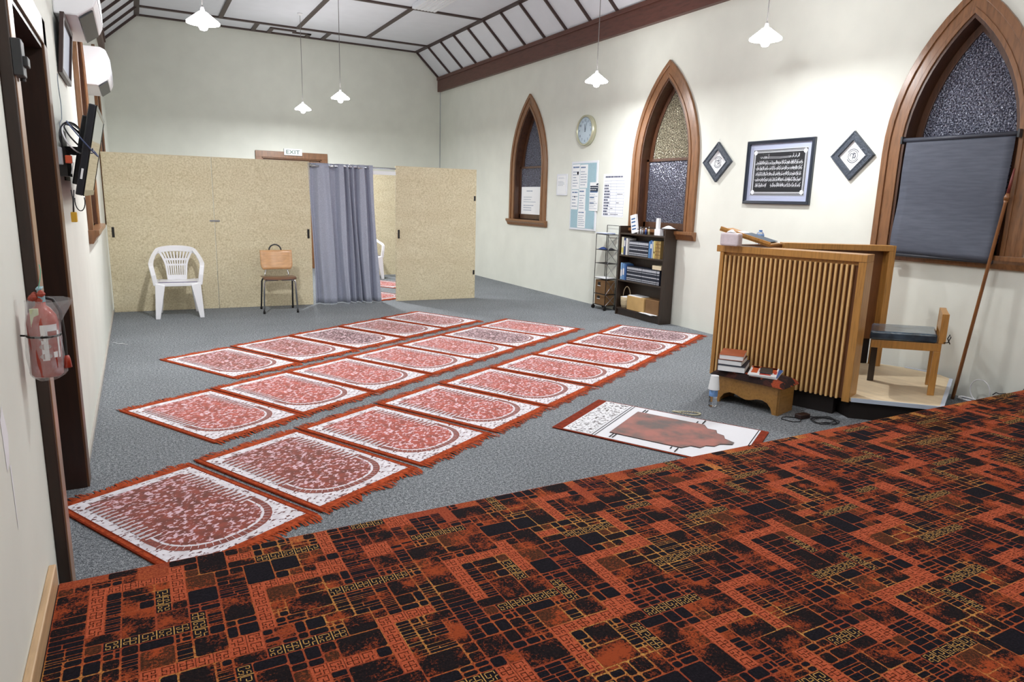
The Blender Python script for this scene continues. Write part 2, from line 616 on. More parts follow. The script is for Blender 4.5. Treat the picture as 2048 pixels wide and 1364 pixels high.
# ---------------------------------------------------------------- windows
def window(n, xw, yc, side, blind=False, amber=False):
    """pointed-arch window in the side wall; side=+1 for the right wall"""
    fn = lambda u, v, d: (xw + side * d, yc + u, v)
    t = thing('window_%d' % n, '', 'window', (xw, yc, WIN_Z0))
    del t['label']; del t['category']
    struct(t)
    A = arch(0.625, 1.16, WIN_ZS, WIN_C); I = arch(WIN_A + 0.01, 1.16, WIN_ZS, WIN_C); Mi = arch(0.57, 1.16, WIN_ZS, WIN_C); M2 = arch(0.50, 1.16, WIN_ZS, WIN_C)
    b = MB(); b.band(A, I, fn, 0.0, -0.022)
    b.band(A, Mi, fn, -0.02, -0.036); b.band(M2, I, fn, -0.02, -0.032)
    b.build('window_frame', M_trim, t, True, bevel=0.004)
    # jamb lining through the wall
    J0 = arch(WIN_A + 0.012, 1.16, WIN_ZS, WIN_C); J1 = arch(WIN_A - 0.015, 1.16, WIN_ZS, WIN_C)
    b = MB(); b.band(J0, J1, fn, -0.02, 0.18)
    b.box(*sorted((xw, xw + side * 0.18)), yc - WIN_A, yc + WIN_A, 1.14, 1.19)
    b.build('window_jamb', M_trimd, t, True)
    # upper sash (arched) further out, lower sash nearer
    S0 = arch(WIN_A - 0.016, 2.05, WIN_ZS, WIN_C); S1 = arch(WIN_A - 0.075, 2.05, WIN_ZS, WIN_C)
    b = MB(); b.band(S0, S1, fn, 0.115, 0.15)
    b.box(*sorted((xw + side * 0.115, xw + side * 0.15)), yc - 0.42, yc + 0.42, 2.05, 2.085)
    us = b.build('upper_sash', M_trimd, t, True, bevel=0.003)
    g = arch(WIN_A - 0.07, 2.07, WIN_ZS, WIN_C)
    b = MB(); b.prism(g, fn, 0.13, 0.136)
    b.build('pane', M_glassa if amber else M_glass, us)
    b = MB()
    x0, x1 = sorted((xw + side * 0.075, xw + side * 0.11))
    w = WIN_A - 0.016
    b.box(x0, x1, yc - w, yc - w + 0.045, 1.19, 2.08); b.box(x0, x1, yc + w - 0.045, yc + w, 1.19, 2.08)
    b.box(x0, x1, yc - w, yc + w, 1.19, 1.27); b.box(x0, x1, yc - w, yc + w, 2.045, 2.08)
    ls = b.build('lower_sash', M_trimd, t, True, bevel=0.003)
    b = MB(); xg = xw + side * 0.092
    b.box(xg - 0.003, xg + 0.003, yc - w + 0.04, yc + w - 0.04, 1.26, 2.05)
    b.build('pane', M_glass, ls)
    # sill
    b = MB()
    b.prism([(-0.07, 1.08), (-0.055, 1.075), (-0.05, 1.10), (-0.01, 1.14), (0, 1.165), (0.0, 1.185), (-0.075, 1.185), (-0.075, 1.15)] and
            [(0, 1.075), (-0.03, 1.075), (-0.05, 1.12), (-0.075, 1.145), (-0.075, 1.18), (0.0, 1.18)],
            lambda u, v, d: (xw + side * u, yc + d, v), -0.67, 0.67)
    b.build('window_sill', M_trim, t, True, bevel=0.003)
    return t
window(1, XR, WINS_R[0], 1)
window(2, XR, WINS_R[1], 1, amber=True)
window(3, XR, WINS_R[2], 1)
window(4, XL, WINS_L[0], -1)
window(5, XL, WINS_L[1], -1)
window(6, XR, -0.1, 1)

# ---------------------------------------------------------------- doors
t = thing('door_1', '', '', (2.79, YB, 0)); del t['label']; del t['category']; struct(t)
b = MB()
b.box(2.10, 2.22, YB - 0.03, YB, 0, 2.31); b.box(3.36, 3.48, YB - 0.03, YB, 0, 2.31); b.box(2.10, 3.48, YB - 0.032, YB, 2.19, 2.31)
b.box(2.205, 2.24, YB - 0.01, YB + 0.1, 0, 2.2); b.box(3.34, 3.375, YB - 0.01, YB + 0.1, 0, 2.2); b.box(2.205, 3.375, YB - 0.01, YB + 0.1, 2.17, 2.205)
b.build('door_frame', M_trim, t, True, bevel=0.004)
b = MB(); b.box(2.24, 3.34, YB + 0.05, YB + 0.09, 0.005, 2.17)
for x0, x1 in ((2.34, 2.74), (2.84, 3.24)):
    for z0, z1 in ((0.2, 0.95), (1.1, 2.02)):
        b.box(x0, x1, YB + 0.04, YB + 0.055, z0, z1)
b.build('door_leaf', M_trim, t, True, bevel=0.004)
# left wall doorway, dark recessed
t = thing('door_2', '', '', (XL, 3.4, 0)); del t['label']; del t['category']; struct(t)
b = MB()
b.box(XL, XL + 0.036, 2.72, 2.84, 0, 2.25)
b.box(XL - 0.25, XL + 0.001, 2.82, 2.845, 0, 2.14)
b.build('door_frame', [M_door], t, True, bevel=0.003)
b = MB(); b.box(XL + 0.034, XL + 0.040, 2.735, 2.83, 0, 2.25)
b.build('frame_edge', M_jambedge, t, True, bevel=0.002)
b = MB()
b.box(XL, XL + 0.03, 3.90, 4.02, 0, 2.25); b.box(XL, XL + 0.03, 2.84, 4.02, 2.13, 2.25)
b.build('far_architrave', M_jamb, t, True, bevel=0.003)
b = MB()
b.box(XL - 0.25, XL + 0.02, 3.895, 3.92, 0, 2.14); b.box(XL - 0.25, XL + 0.02, 2.82, 3.92, 2.11, 2.14)
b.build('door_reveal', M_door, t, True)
b = MB(); b.box(XL - 0.28, XL - 0.24, 2.82, 3.92, 0.005, 2.14)
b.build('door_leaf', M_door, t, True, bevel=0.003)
b = MB(); b.box(XL + 0.036, XL + 0.062, 2.72, 2.80, 1.84, 1.95); b.box(XL + 0.05, XL + 0.075, 2.73, 2.79, 1.87, 1.90)
b.tube([(XL + 0.05, 2.80, 1.83), (XL + 0.05, 2.80, 1.96)], 0.009)
b.build('hinge', M_dgrey, t, True, bevel=0.003)

# ================================================================= STAGE CARPET
def cpt_mat(name, lo, mid, hi, scale=90, smudge=None):
    k = NT(name)
    f = k.noise(scale, 3, (1, 1, 1), 0.8)
    c = k.ramp(f, [(0.3, s2l(lo)), (0.5, s2l(mid)), (0.72, s2l(hi))])
    if smudge:
        g = k.n('ShaderNodeMath', operation='MULTIPLY_ADD')
        k.l(k.noise(9.0, 3, (1, 1, 1), 0.6), g.inputs[0])
        g.inputs[1].default_value = 1.0
        h = k.n('ShaderNodeMath', operation='MULTIPLY')
        k.l(f, h.inputs[0]); h.inputs[1].default_value = 0.7
        k.l(h.outputs[0], g.inputs[2])
        w = k.ramp(g.outputs[0], [(smudge[1], (0, 0, 0, 1)), (smudge[2], (1, 1, 1, 1))])
        c = k.mix(w, c, s2l(smudge[0]))
    k.base(c)
    k.bump(f, 0.5, 0.004)
    k.b.inputs['Roughness'].default_value = 0.95
    k.b.inputs['Specular IOR Level'].default_value = 0.12
    return k.m
k = NT('carpet_line_orange')
f = k.noise(120, 2, (1, 1, 1), 0.8)
c = k.ramp(k.noise(3.5, 2), [(0.38, s2l((156, 76, 50))), (0.52, s2l((178, 92, 50))), (0.64, s2l((200, 148, 78)))])
k.base(k.mix(k.ramp(f, [(0.35, (0, 0, 0, 1)), (0.6, (1, 1, 1, 1))]), s2l((120, 46, 30)), c))
k.b.inputs['Roughness'].default_value = 0.95
k.b.inputs['Specular IOR Level'].default_value = 0.1
C_line = k.m
C_dark = cpt_mat('carpet_dark', (9, 8, 12), (20, 17, 24), (38, 31, 38), 110)
C_smudge = cpt_mat('carpet_dark_smudged', (9, 8, 11), (24, 18, 21), (48, 30, 25), 110, ((150, 66, 34), 0.86, 1.10))
C_brown = cpt_mat('carpet_brown', (36, 22, 16), (74, 42, 26), (124, 60, 32), 110, ((160, 70, 36), 0.88, 1.08))
C_orange = cpt_mat('carpet_orange', (134, 58, 38), (178, 84, 54), (198, 104, 70), 130)
C_odark = cpt_mat('carpet_orange_key_line', (52, 24, 14), (84, 36, 20), (120, 50, 28), 110)
C_yel = cpt_mat('carpet_yellow_key_line', (150, 100, 50), (196, 150, 84), (216, 176, 110), 140)

def stage_carpet():
    rnd = random.Random(11)
    CW = 0.0465
    NU, NV = 24, 22
    occ = [[False] * NV for _ in range(NU)]
    tiles = []
    def put(kind, i, j, w, h):
        for a in range(w):
            for c in range(h):
                if occ[(i + a) % NU][(j + c) % NV]:
                    return False
        for a in range(w):
            for c in range(h):
                occ[(i + a) % NU][(j + c) % NV] = True
        tiles.append((kind, i, j, w, h))
        return True
    # orange key bars laid in steps, as in the photograph's zigzags
    for kind, i, j, w, h in [('O', 2, 2, 1, 6), ('O', 3, 2, 4, 1), ('O', 7, 1, 1, 5), ('O', 12, 6, 1, 6), ('O', 13, 6, 4, 1),
                             ('O', 17, 5, 2, 2), ('O', 5, 13, 1, 5), ('O', 6, 13, 4, 1), ('O', 10, 12, 2, 2), ('O', 19, 14, 1, 6),
                             ('O', 20, 14, 3, 1), ('O', 14, 17, 4, 1), ('O', 14, 18, 1, 4), ('O', 21, 4, 2, 2), ('O', 0, 15, 2, 2),
                             ('O', 18, 0, 1, 4), ('O', 11, 1, 2, 1),
                             ('Y', 3, 9, 5, 1), ('Y', 8, 8, 1, 3), ('Y', 13, 2, 5, 1), ('Y', 17, 9, 6, 1), ('Y', 12, 14, 5, 1),
                             ('Y', 1, 19, 5, 1), ('Y', 22, 8, 1, 4), ('Y', 16, 19, 5, 1), ('Y', 10, 15, 1, 3), ('Y', 21, 0, 3, 1), ('Y', 6, 4, 1, 3)]:
        put(kind, i, j, w, h)
    for kind, w, h, cnt in [('D', 3, 2, 9), ('D', 2, 3, 7), ('S', 2, 3, 7), ('D', 2, 2, 12), ('S', 1, 4, 8), ('G', 2, 2, 10), ('B', 2, 2, 5), ('D', 2, 1, 22), ('G', 2, 1, 10), ('S', 1, 2, 10), ('D', 1, 2, 14), ('B', 1, 2, 8)]:
        for _ in range(cnt * 14):
            if cnt <= 0:
                break
            if put(kind, rnd.randrange(NU - w + 1), rnd.randrange(NV), w, h):
                cnt -= 1
    for i in range(NU):
        for j in range(NV):
            if not occ[i][j]:
                put(rnd.choice('DDDGB'), i, j, 1, 1)
    glyphs = [
        [(.18, .84, .82, .84), (.82, .84, .82, .55), (.82, .55, .62, .55), (.62, .55, .62, .66), (.18, .84, .18, .5), (.18, .5, .42, .5), (.42, .5, .42, .3), (.18, .16, .18, .32), (.18, .16, .42, .16), (.62, .16, .62, .36), (.62, .36, .84, .36), (.84, .36, .84, .14)],
        [(.5, .1, .5, .9), (.15, .5, .85, .5), (.15, .5, .15, .72), (.15, .72, .32, .72), (.85, .5, .85, .28), (.85, .28, .68, .28), (.5, .88, .82, .88), (.82, .88, .82, .7), (.5, .12, .18, .12), (.18, .12, .18, .3)],
        [(.2, .88, .8, .88), (.8, .88, .8, .64), (.2, .88, .2, .4), (.2, .4, .5, .4), (.5, .4, .5, .62), (.7, .1, .7, .42), (.7, .42, .88, .42), (.2, .12, .5, .12), (.5, .12, .5, .26)],
    ]
    X0, X1, Y1 = XL + 0.024, XR - 0.001, STY
    Z = STZ
    b = MB()
    def rect(x0, x1, y0, y1, z, mi, r=0.0):
        x0 = max(x0, X0); x1 = min(x1, X1); y1 = min(y1, Y1)
        if x1 - x0 < 0.002 or y1 - y0 < 0.002:
            return
        if r > 0 and x1 - x0 > 2.5 * r and y1 - y0 > 2.5 * r:
            b.add([(x0 + r, y0, z), (x1 - r, y0, z), (x1, y0 + r, z), (x1, y1 - r, z), (x1 - r, y1, z), (x0 + r, y1, z), (x0, y1 - r, z), (x0, y0 + r, z)], [tuple(range(8))], mi)
        else:
            b.add([(x0, y0, z), (x1, y0, z), (x1, y1, z), (x0, y1, z)], [(0, 1, 2, 3)], mi)
    b.add([(X0, YF + .01, Z), (X1, YF + .01, Z), (X1, Y1, Z), (X0, Y1, Z)], [(0, 1, 2, 3)], 0)
    TW, TH = NU * CW, NV * CW
    g0 = 0.0028
    ny = int((Y1 - 0.2) / TH) + 2
    for ti in range(-1, int((X1 - X0) / TW) + 2):
        for tj in range(ny):
            for kind, i, j, w, h in tiles:
                sh = (ti * 7) % NV
                xa = X0 + (ti * NU + i) * CW
                ya = Y1 - (tj * NV + ((j + sh) % NV) + h) * CW
                xb, yb = xa + w * CW, ya + h * CW
                if xb < X0 or xa > X1 or ya > Y1 or yb < 0.15:
                    continue
                rs = random.Random(i * 97 + j * 13)
                if kind in 'OY':
                    rect(xa + (0 if kind == 'O' else g0 * .7), xb - (0 if kind == 'O' else g0 * .7), ya + g0 * .5, yb - g0 * .5, Z + 0.0004, 4 if kind == 'O' else 1)
                    for a in range(w):
                        for c in range(h):
                            cx, cy = xa + a * CW, ya + c * CW
                            if cx > X1 - CW or cx < X0 or cy > Y1 - CW:
                                continue
                            gl = glyphs[(a + c + i) % 3]
                            fx = rs.random() < .5
                            t = 0.0028 if kind == 'O' else 0.0028
                            for (p, q, r, s) in gl:
                                if fx:
                                    p, r = 1 - p, 1 - r
                                ax, bx = cx + min(p, r) * CW, cx + max(p, r) * CW
                                ay, by = cy + min(q, s) * CW, cy + max(q, s) * CW
                                rect(ax - t / 2, bx + t / 2, ay - t / 2, by + t / 2, Z + 0.0008, 5 if kind == 'O' else 6)
                            if kind == 'O' and (a or c):
                                if a: rect(cx - .001, cx + .001, cy, cy + CW, Z + 0.0008, 5)
                                if c: rect(cx, cx + CW, cy - .001, cy + .001, Z + 0.0008, 5)
                            if kind == 'Y' and a:
                                rect(cx - .0016, cx + .0016, cy, cy + CW, Z + 0.0008, 6)
                            if kind == 'Y' and c:
                                rect(cx, cx + CW, cy - .0016, cy + .0016, Z + 0.0008, 6)
                elif kind == 'S':
                    y = ya
                    while y < yb - 0.004:
                        st = rs.choice((0.010, 0.014, 0.018, 0.026))
                        y2 = min(yb, y + st)
                        if w == 2 and rs.random() < .6:
                            xm = xa + CW * rs.choice((.8, 1, 1.2))
                            rect(xa + g0, xm - g0 * .6, y + .0014, y2 - .0014, Z + 0.0004, 1, .003); rect(xm + g0 * .6, xb - g0, y + .0014, y2 - .0014, Z + 0.0004, 1, .003)
                        else:
                            rect(xa + g0, xb - g0, y + .0014, y2 - .0014, Z + 0.0004, rs.choice((1, 1, 2)), .003)
                        y = y2
                elif kind == 'G':
                    xm = xa + (xb - xa) * rs.choice((.35, .5, .65)); ym = ya + (yb - ya) * rs.choice((.35, .5, .65))
                    for p, q in ((xa, xm), (xm, xb)):
                        for r_, s_ in ((ya, ym), (ym, yb)):
                            rect(p + g0, q - g0, r_ + g0, s_ - g0, Z + 0.0004, rs.choice((1, 1, 2)), .005)
                else:
                    rect(xa + g0 * rs.choice((.5, 1, 1.3)), xb - g0, ya + g0 * rs.choice((.4, .8)), yb - g0, Z + 0.0004, 3 if kind == 'B' else rs.choice((1, 2, 2)), .006)
    o = b.build('stage_carpet', [C_line, C_dark, C_smudge, C_brown, C_orange, C_odark, C_yel], fixn=False)
    tag(o, 'orange and black geometric key-pattern carpet covering the raised stage', 'carpet')
stage_carpet()

# ================================================================= PRAYER MATS
def field_mat(name, lo, mid, speck, scale, t0, t1, stretch=(1, 1.6, 1), pile=0.95):
    k = NT(name)
    f = k.noise(scale, 1.5, stretch, 0.6)
    g = k.noise(scale * 0.45, 2, (1, 1, 1), 0.5)
    a = k.ramp(g, [(0.35, s2l(lo)), (0.65, s2l(mid))])
    w = k.ramp(f, [(t0, (0, 0, 0, 1)), (t1, (1, 1, 1, 1))])
    k.base(k.mix(w, a, s2l(speck)))
    k.b.inputs['Roughness'].default_value = pile
    k.b.inputs['Specular IOR Level'].default_value = 0.1
    k.b.inputs['Sheen Weight'].default_value = 0.4
    k.b.inputs['Sheen Roughness'].default_value = 0.5
    return k.m
M_mwhite = field_mat('mat_white_border', (216, 210, 216), (238, 234, 240), (96, 34, 26), 42, 0.58, 0.615)
M_mline = mat('mat_white_line', (232, 226, 232), 0.95, spec=0.1)
M_mredA = field_mat('mat_red_field', (144, 48, 28), (188, 74, 54), (232, 196, 204), 40, 0.55, 0.59)
M_mredB = field_mat('mat_deep_red_field', (108, 38, 18), (150, 56, 34), (226, 188, 198), 40, 0.55, 0.59)
M_mredC = field_mat('mat_maroon_field', (70, 22, 30), (104, 36, 44), (218, 186, 194), 40, 0.53, 0.575)
M_mbandA = field_mat('mat_brown_band', (112, 40, 26), (146, 58, 40), (196, 120, 100), 90, 0.62, 0.68)
M_mor = M_orange
k = NT('mat_orange_border')
f = k.noise(40, 3, (1, 1, 1), 0.7)
k.base(k.ramp(f, [(0.3, s2l((120, 46, 22))), (0.6, s2l((184, 80, 44)))]))
k.bump(f, 0.4, 0.004)
k.b.inputs['Roughness'].default_value = 0.95
k.b.inputs['Specular IOR Level'].default_value = 0.1
M_mor = k.m
M_mord = mat('mat_orange_edge_dark', (128, 44, 20), 0.95, var=0.25, vscale=50, spec=0.1)

MW, ML = 0.697, 1.045      # woven part; +y is the arch (front) end
def mat_body(b):
    zt = 0.007
    w, l = MW / 2, ML / 2
    b.box(-w, w, -l, l, 0.0, zt, 0)
    z = zt + 0.0005
    def q(x0, x1, y0, y1, z, mi):
        b.add([(x0, y0, z), (x1, y0, z), (x1, y1, z), (x0, y1, z)], [(0, 1, 2, 3)], mi)
    # darker outer rim
    for x0, x1 in ((-w, -w + .009), (w - .009, w), (-w + .026, -w + .034), (w - .034, w - .026)):
        q(x0, x1, -l, l, z, 5)
    iw, il = w - 0.034, l - 0.045
    q(-iw, iw, -il, il, z, 1)
    # field: straight sides then a round arch to the front
    fw = iw - 0.062
    y0 = -il + 0.055
    ys = il - 0.05 - (fw + 0.03) * 0.92
    def field(ww, yb, ry, n=14):
        pts = [(-ww, yb), (ww, yb)]
        for i in range(n + 1):
            a = PI * i / n
            ex = 0.86
            cx, sy = math.cos(a), math.sin(a)
            pts.append((ww * (abs(cx) ** ex) * (1 if cx >= 0 else -1), ys + ry * (abs(sy) ** ex)))
        return pts
    def poly(pts, z, mi):
        b.add([(x, y, z) for x, y in pts], [tuple(range(len(pts)))], mi)
    ry = (il - 0.045) - ys
    # outer band only round the arch
    poly(field(fw + 0.030, ys - 0.06, ry), z + .0004, 2)
    poly(field(fw - 0.004, ys - 0.06, ry - 0.036), z + .0008, 4)
    poly(field(fw - 0.016, y0, ry - 0.050), z + .0012, 3)
    # short cross lines of the band
    for i in range(2, 27):
        a = PI * i / 28
        for r0_, r1_ in ((0.0, 0.032),):
            x0_, x1_ = (fw + .03 - r1_) * math.cos(a), (fw + .03 - r0_) * math.cos(a)
            ya, yb_ = ys + (ry - r1_) * math.sin(a) ** .93, ys + (ry - r0_) * math.sin(a) ** .93
            dx, dy = x1_ - x0_, yb_ - ya
            L = math.hypot(dx, dy) or 1
            nx, ny = -dy / L * .0012, dx / L * .0012
            b.add([(x0_ - nx, ya - ny, z + .0016), (x1_ - nx, yb_ - ny, z + .0016), (x1_ + nx, yb_ + ny, z + .0016), (x0_ + nx, ya + ny, z + .0016)], [(0, 1, 2, 3)], 4)
    # dark pips in the inner white line
    for i in range(1, 26, 2):
        a = PI * i / 26
        xx, yy = (fw - .010) * math.cos(a), ys + (ry - .043) * math.sin(a) ** .93
        q(xx - .0045, xx + .0045, yy - .0035, yy + .0035, z + .0018, 2)
    # comb stripes down both straight sides
    y = y0 + 0.03
    while y < ys - 0.03:
        for s in (-1, 1):
            xa, xb = s * (fw + 0.016), s * (fw - 0.055)
            q(min(xa, xb), max(xa, xb), y, y + 0.015, z + .0016, 2)
            q(min(xa, xb), max(xa, xb), y + 0.018, y + 0.026, z + .0016, 4)
        y += 0.036
    return b
def fringe_mb(end, seed):
    rnd = random.Random(seed)
    b = MB()
    w, l = MW / 2, ML / 2
    n = 52
    ph = rnd.random() * 6
    for i in range(n):
        x = -w + (i + 0.5) * MW / n
        L = 0.050 + 0.016 * math.sin(i * 0.35 + ph) + rnd.uniform(-0.012, 0.012)
        dx = rnd.uniform(-0.014, 0.014) + 0.008 * math.sin(i * 0.2 + ph)
        zz = rnd.uniform(0.004, 0.012)
        ww = MW / n * rnd.uniform(0.6, 1.0)
        y0, y1 = end * (l - 0.004), end * (l + L)
        ym = (y0 + y1) / 2
        b.add([(x - ww / 2, y0, .006), (x + ww / 2, y0, .006), (x + dx * .4 + ww / 2, ym, zz), (x + dx * .4 - ww / 2, ym, zz), (x + dx + ww * .3, y1, .002), (x + dx - ww * .3, y1, .002)],
              [(0, 1, 2, 3), (3, 2, 4, 5)], 0)
    return b
MATKIND = {'A': ('red', M_mredA), 'B': ('deep red', M_mredB), 'C': ('maroon', M_mredC)}
protos = {}
def prayer_mat(kind, loc, rz, label, group):
    if kind not in protos:
        t = thing('prayer_mat', label, 'prayer mat', loc, rz, group)
        mat_body(MB()).build('woven_pile', [M_mor, M_mwhite, M_mbandA, MATKIND[kind][1], M_mline, M_mord], t, fixn=False)
        for e in (-1, 1):
            fringe_mb(e, 5 + e + ord(kind)).build('fringe', [M_mor], t, fixn=False)
        protos[kind] = t
        return t
    return dup(protos[kind], loc, rz, label, group)
ORD = ['first', 'second', 'third', 'fourth', 'fifth', 'sixth', 'seventh', 'eighth', 'ninth']
# rows: centre of the leftmost mat, centre of the rightmost, angles of both, count
ROWS = [
    ('row nearest the partition', (0.652, 6.467), (3.164, 7.911), 28.5, 28.5, 5, 'BBCBB', 'far'),
    ('middle row', (0.361, 4.936), (4.053, 7.003), 28.8, 29.5, 7, 'AAAAACA', 'middle'),
    ('row nearest the stage', (0.106, 3.386), (5.208, 6.130), 27.6, 30.5, 9, 'BBAAAAABC', 'near'),
]
DESC = {'far': ['leftmost, its corner pointing at the white chair', 'second from the left', 'third from the left, the darkest of the row', 'fourth from the left', 'rightmost, nearest the grey curtain'],
        'middle': ['leftmost, its corner by the left wall', 'second from the left', 'third from the left', 'fourth from the left', 'fifth from the left', 'sixth from the left, darker maroon', 'rightmost, nearest the bookcase'],
        'near': ['leftmost, by the dark doorway', 'second from the left', 'third from the left', 'fourth from the left', 'fifth from the left', 'sixth from the left', 'seventh from the left', 'eighth from the left', 'rightmost, the darkest of the row']}
for full, P0, P1, A0, A1, n, kinds, key in ROWS:
    P0, P1 = Vector(P0), Vector(P1)
    for i in range(n):
        q = i / (n - 1)
        c = P0 + (P1 - P0) * q
        rz = math.radians(A0 + (A1 - A0) * q + (0.5, -0.4, 0.2)[i % 3])
        # local +y (arch end) points towards the stage
        col = MATKIND[kinds[i]][0]
        prayer_mat(kinds[i], (c.x, c.y, 0.001 + 0.0012 * (i % 2)), rz + PI, '%s prayer mat, %s, %s' % (col, full, DESC[key][i]), 'prayer mats in the %s' % full)

# mats in the screened space behind the curtain
prayer_mat('A', (3.72, 11.55, 0.001), 0.55 + PI, 'red prayer mat seen behind the curtain gap, the farther one', 'prayer mats behind the partition')
prayer_mat('A', (3.10, 9.98 + .25, 0.003), 0.42 + PI, 'red prayer mat seen behind the curtain gap, the nearer one', 'prayer mats behind the partition')

# white and rust mat in front of the stool
def rust_mat():
    c = Vector((3.02, 3.42)); 
    t = thing('prayer_mat', 'white prayer mat with rust brown arch lying before the wooden stool', 'prayer mat', (0, 0, 0.001))
    P = Vector((3.048, 4.143)); U = Vector((-0.68, -0.416)); V = Vector((0.566, -0.995))
    Un = U.normalized(); Vn = Vector((0.495, -0.869))
    W, L = 0.80, 1.27
    def f(u, v, z=0.009):
        # slight waves as in a thin rug on the floor
        zz = z + 0.0006 * math.sin(v * 6)
        p = P + Un * u + Vn * v
        return (p.x, p.y, zz)
    b = MB()
    ks = 26
    b.grid(lambda s, r: f(s * W, r * L, 0.006), 8, ks, 0)
    b.grid(lambda s, r: f(s * W, r * L, -0.001) if True else None, 8, ks, 0)
    body = b.build('woven_base', [mat('rust_rim', (128, 52, 34), 0.95, var=0.3, vscale=30, spec=0.1)], t, fixn=False)
    def quad(u0, u1, v0, v1, z, mi, b, n=10):
        nn = max(1, int((v1 - v0) / 0.05)); mm = max(1, int((u1 - u0) / 0.1))
        b.grid(lambda s, r: f(u0 + s * (u1 - u0), v0 + r * (v1 - v0), z), mm, nn, mi)
    b = MB()
    quad(0.015, W - 0.02, 0.075, L - 0.05, 0.0072, 0, b)
    quad(0.03, W - 0.03, 0.085, 0.27, 0.0080, 1, b)
    for v in (0.285, 0.305, L - 0.066):
        quad(0.02, W - 0.02, v, v + 0.006, 0.0084, 2, b)
    # arch: rust body with stepped dome towards +v
    out = [(0.13, 0.37), (0.67, 0.37), (0.67, 0.86), (0.60, 0.90), (0.60, 0.96), (0.54, 0.98), (0.52, 1.03), (0.46, 1.05), (0.42, 1.12), (0.38, 1.12), (0.34, 1.05), (0.28, 1.03), (0.26, 0.98), (0.20, 0.96), (0.20, 0.90), (0.13, 0.86)]
    def dome(out, z, mi):
        cu = 0.4
        n = len(out)
        # fan rows in v so the sheet follows the waves
        vs = sorted(set([p[1] for p in out] + [0.37 + 0.049 * i for i in range(1, 10)]))
        def half(v):
            if v <= 0.86: return 0.27
            pr = [(0.86, 0.27), (0.90, 0.20), (0.96, 0.20), (0.98, 0.14), (1.03, 0.12), (1.05, 0.06), (1.12, 0.02), (9, 0.02)]
            for (a, x), (c, y) in zip(pr, pr[1:]):
                if a <= v <= c: return x + (y - x) * (v - a) / (c - a)
        pts = []
        for v in vs:
            h = half(v) + (out[0][0] - 0.13) * -1
            pts += [f(cu - h, v, z), f(cu + h, v, z)]
        b.add(pts, [(2 * i, 2 * i + 1, 2 * i + 3, 2 * i + 2) for i in range(len(vs) - 1)], mi)
    dome([(p[0] - 0.008 if i == 0 else p[0], p[1]) for i, p in enumerate(out)], 0.0088, 2)
    dome(out, 0.0104, 3)
    for u0, u1, v in ((0.03, 0.12, 0.84), (0.08, 0.12, 0.80), (0.69, 0.77, 0.84), (0.69, 0.73, 0.80), (0.05, .12, .40), (0.68, .76, .40), (0.05, .12, .42), (0.68, .76, .42)):
        quad(u0, u1, v, v + 0.008, 0.0108, 2, b)
    k = NT('rust_arch_pile')
    fz = k.noise(5, 4, (1, 1, 1), 0.6)
    k.base(k.ramp(fz, [(0.40, s2l((58, 24, 14))), (0.52, s2l((126, 50, 28))), (0.64, s2l((158, 66, 42)))]))
    k.b.inputs['Roughness'].default_value = 0.8
    k.b.inputs['Sheen Weight'].default_value = 0.6
    m4 = k.m
    b.build('arch_design', [mat('mat_cream_field', (226, 226, 230), 0.95, spec=0.1), field_mat('mat_lattice_band', (224, 224, 228), (236, 236, 240), (50, 34, 32), 55, 0.55, 0.58), mat('mat_black_line', (30, 22, 24), 0.95), m4], t, fixn=False)
rust_mat()

# ================================================================= PENDANT LAMPS
def pendant(x, y, label, watt):
    t = thing('pendant_lamp', label, 'lamp', (x, y, LAMP_Z), 0, None)
    L = MB(); L.lathe([(0.012, 0.10), (0.035, 0.092), (0.135, 0.012), (0.136, 0.0), (0.128, 0.0), (0.030, 0.082), (0.010, 0.09)], n=28)
    L.build('lamp_shade', M_shade, t, smooth=True)
    L = MB(); L.lathe([(0.0, -0.060), (0.028, -0.052), (0.042, -0.025), (0.040, 0.005), (0.024, 0.035), (0.016, 0.06)], n=16)
    L.build('bulb', M_bulb, t, smooth=True)
    L = MB(); L.lathe([(0.018, 0.09), (0.020, 0.10), (0.014, 0.135), (0.004, 0.14)], n=12)
    L.build('lamp_holder', M_white, t, smooth=True)
    L = MB(); L.tube([(0, 0, 0.13), (0, 0, ZC - LAMP_Z - 0.01)], 0.0045, 6)
    L.build('cord', mat('lamp_cord_grey', (120, 118, 118), 0.6), t)
    L = MB(); L.lathe([(0.0, ZC - LAMP_Z), (0.045, ZC - LAMP_Z - 0.001), (0.04, ZC - LAMP_Z - 0.02), (0.01, ZC - LAMP_Z - 0.035)], n=16)
    L.build('ceiling_rose', M_white, t, smooth=True)
    bulb_or_fill_light(0, 0, -0.075, watt, t)
    return t
for (x, y), watt, lab in zip(LAMPS, LAMP_WATTS, [
        'white cone pendant lamp hanging at the upper left, nearest the left wall',
        'small white pendant lamp farthest away, hanging over the exit door',
        'white pendant lamp over the curtain, left of the corner of the back wall',
        'white pendant lamp hanging above the round wall clock',
        'large white pendant lamp hanging before the wall above the framed black calligraphy']):
    pendant(x, y, lab, watt)
for (x, y) in UNSEEN:
    bulb_or_fill_light(x, y, LAMP_Z + 0.15, 38.0)

# ceiling light fitting
t = thing('ceiling_light', 'white ribbed ceiling light panel between the dark battens, unlit', 'light', (4.25, 10.5, ZC))
b = MB(); b.box(4.05, 4.45, 9.7, 10.98, ZC - 0.07, ZC - 0.005); b.build('housing', M_whitem, t, True, bevel=0.006)
b = MB()
for i in range(7):
    x = 4.075 + i * 0.054
    b.box(x, x + 0.03, 9.73, 10.95, ZC - 0.082, ZC - 0.068)
b.build('louvre', M_white, t, True, bevel=0.004)

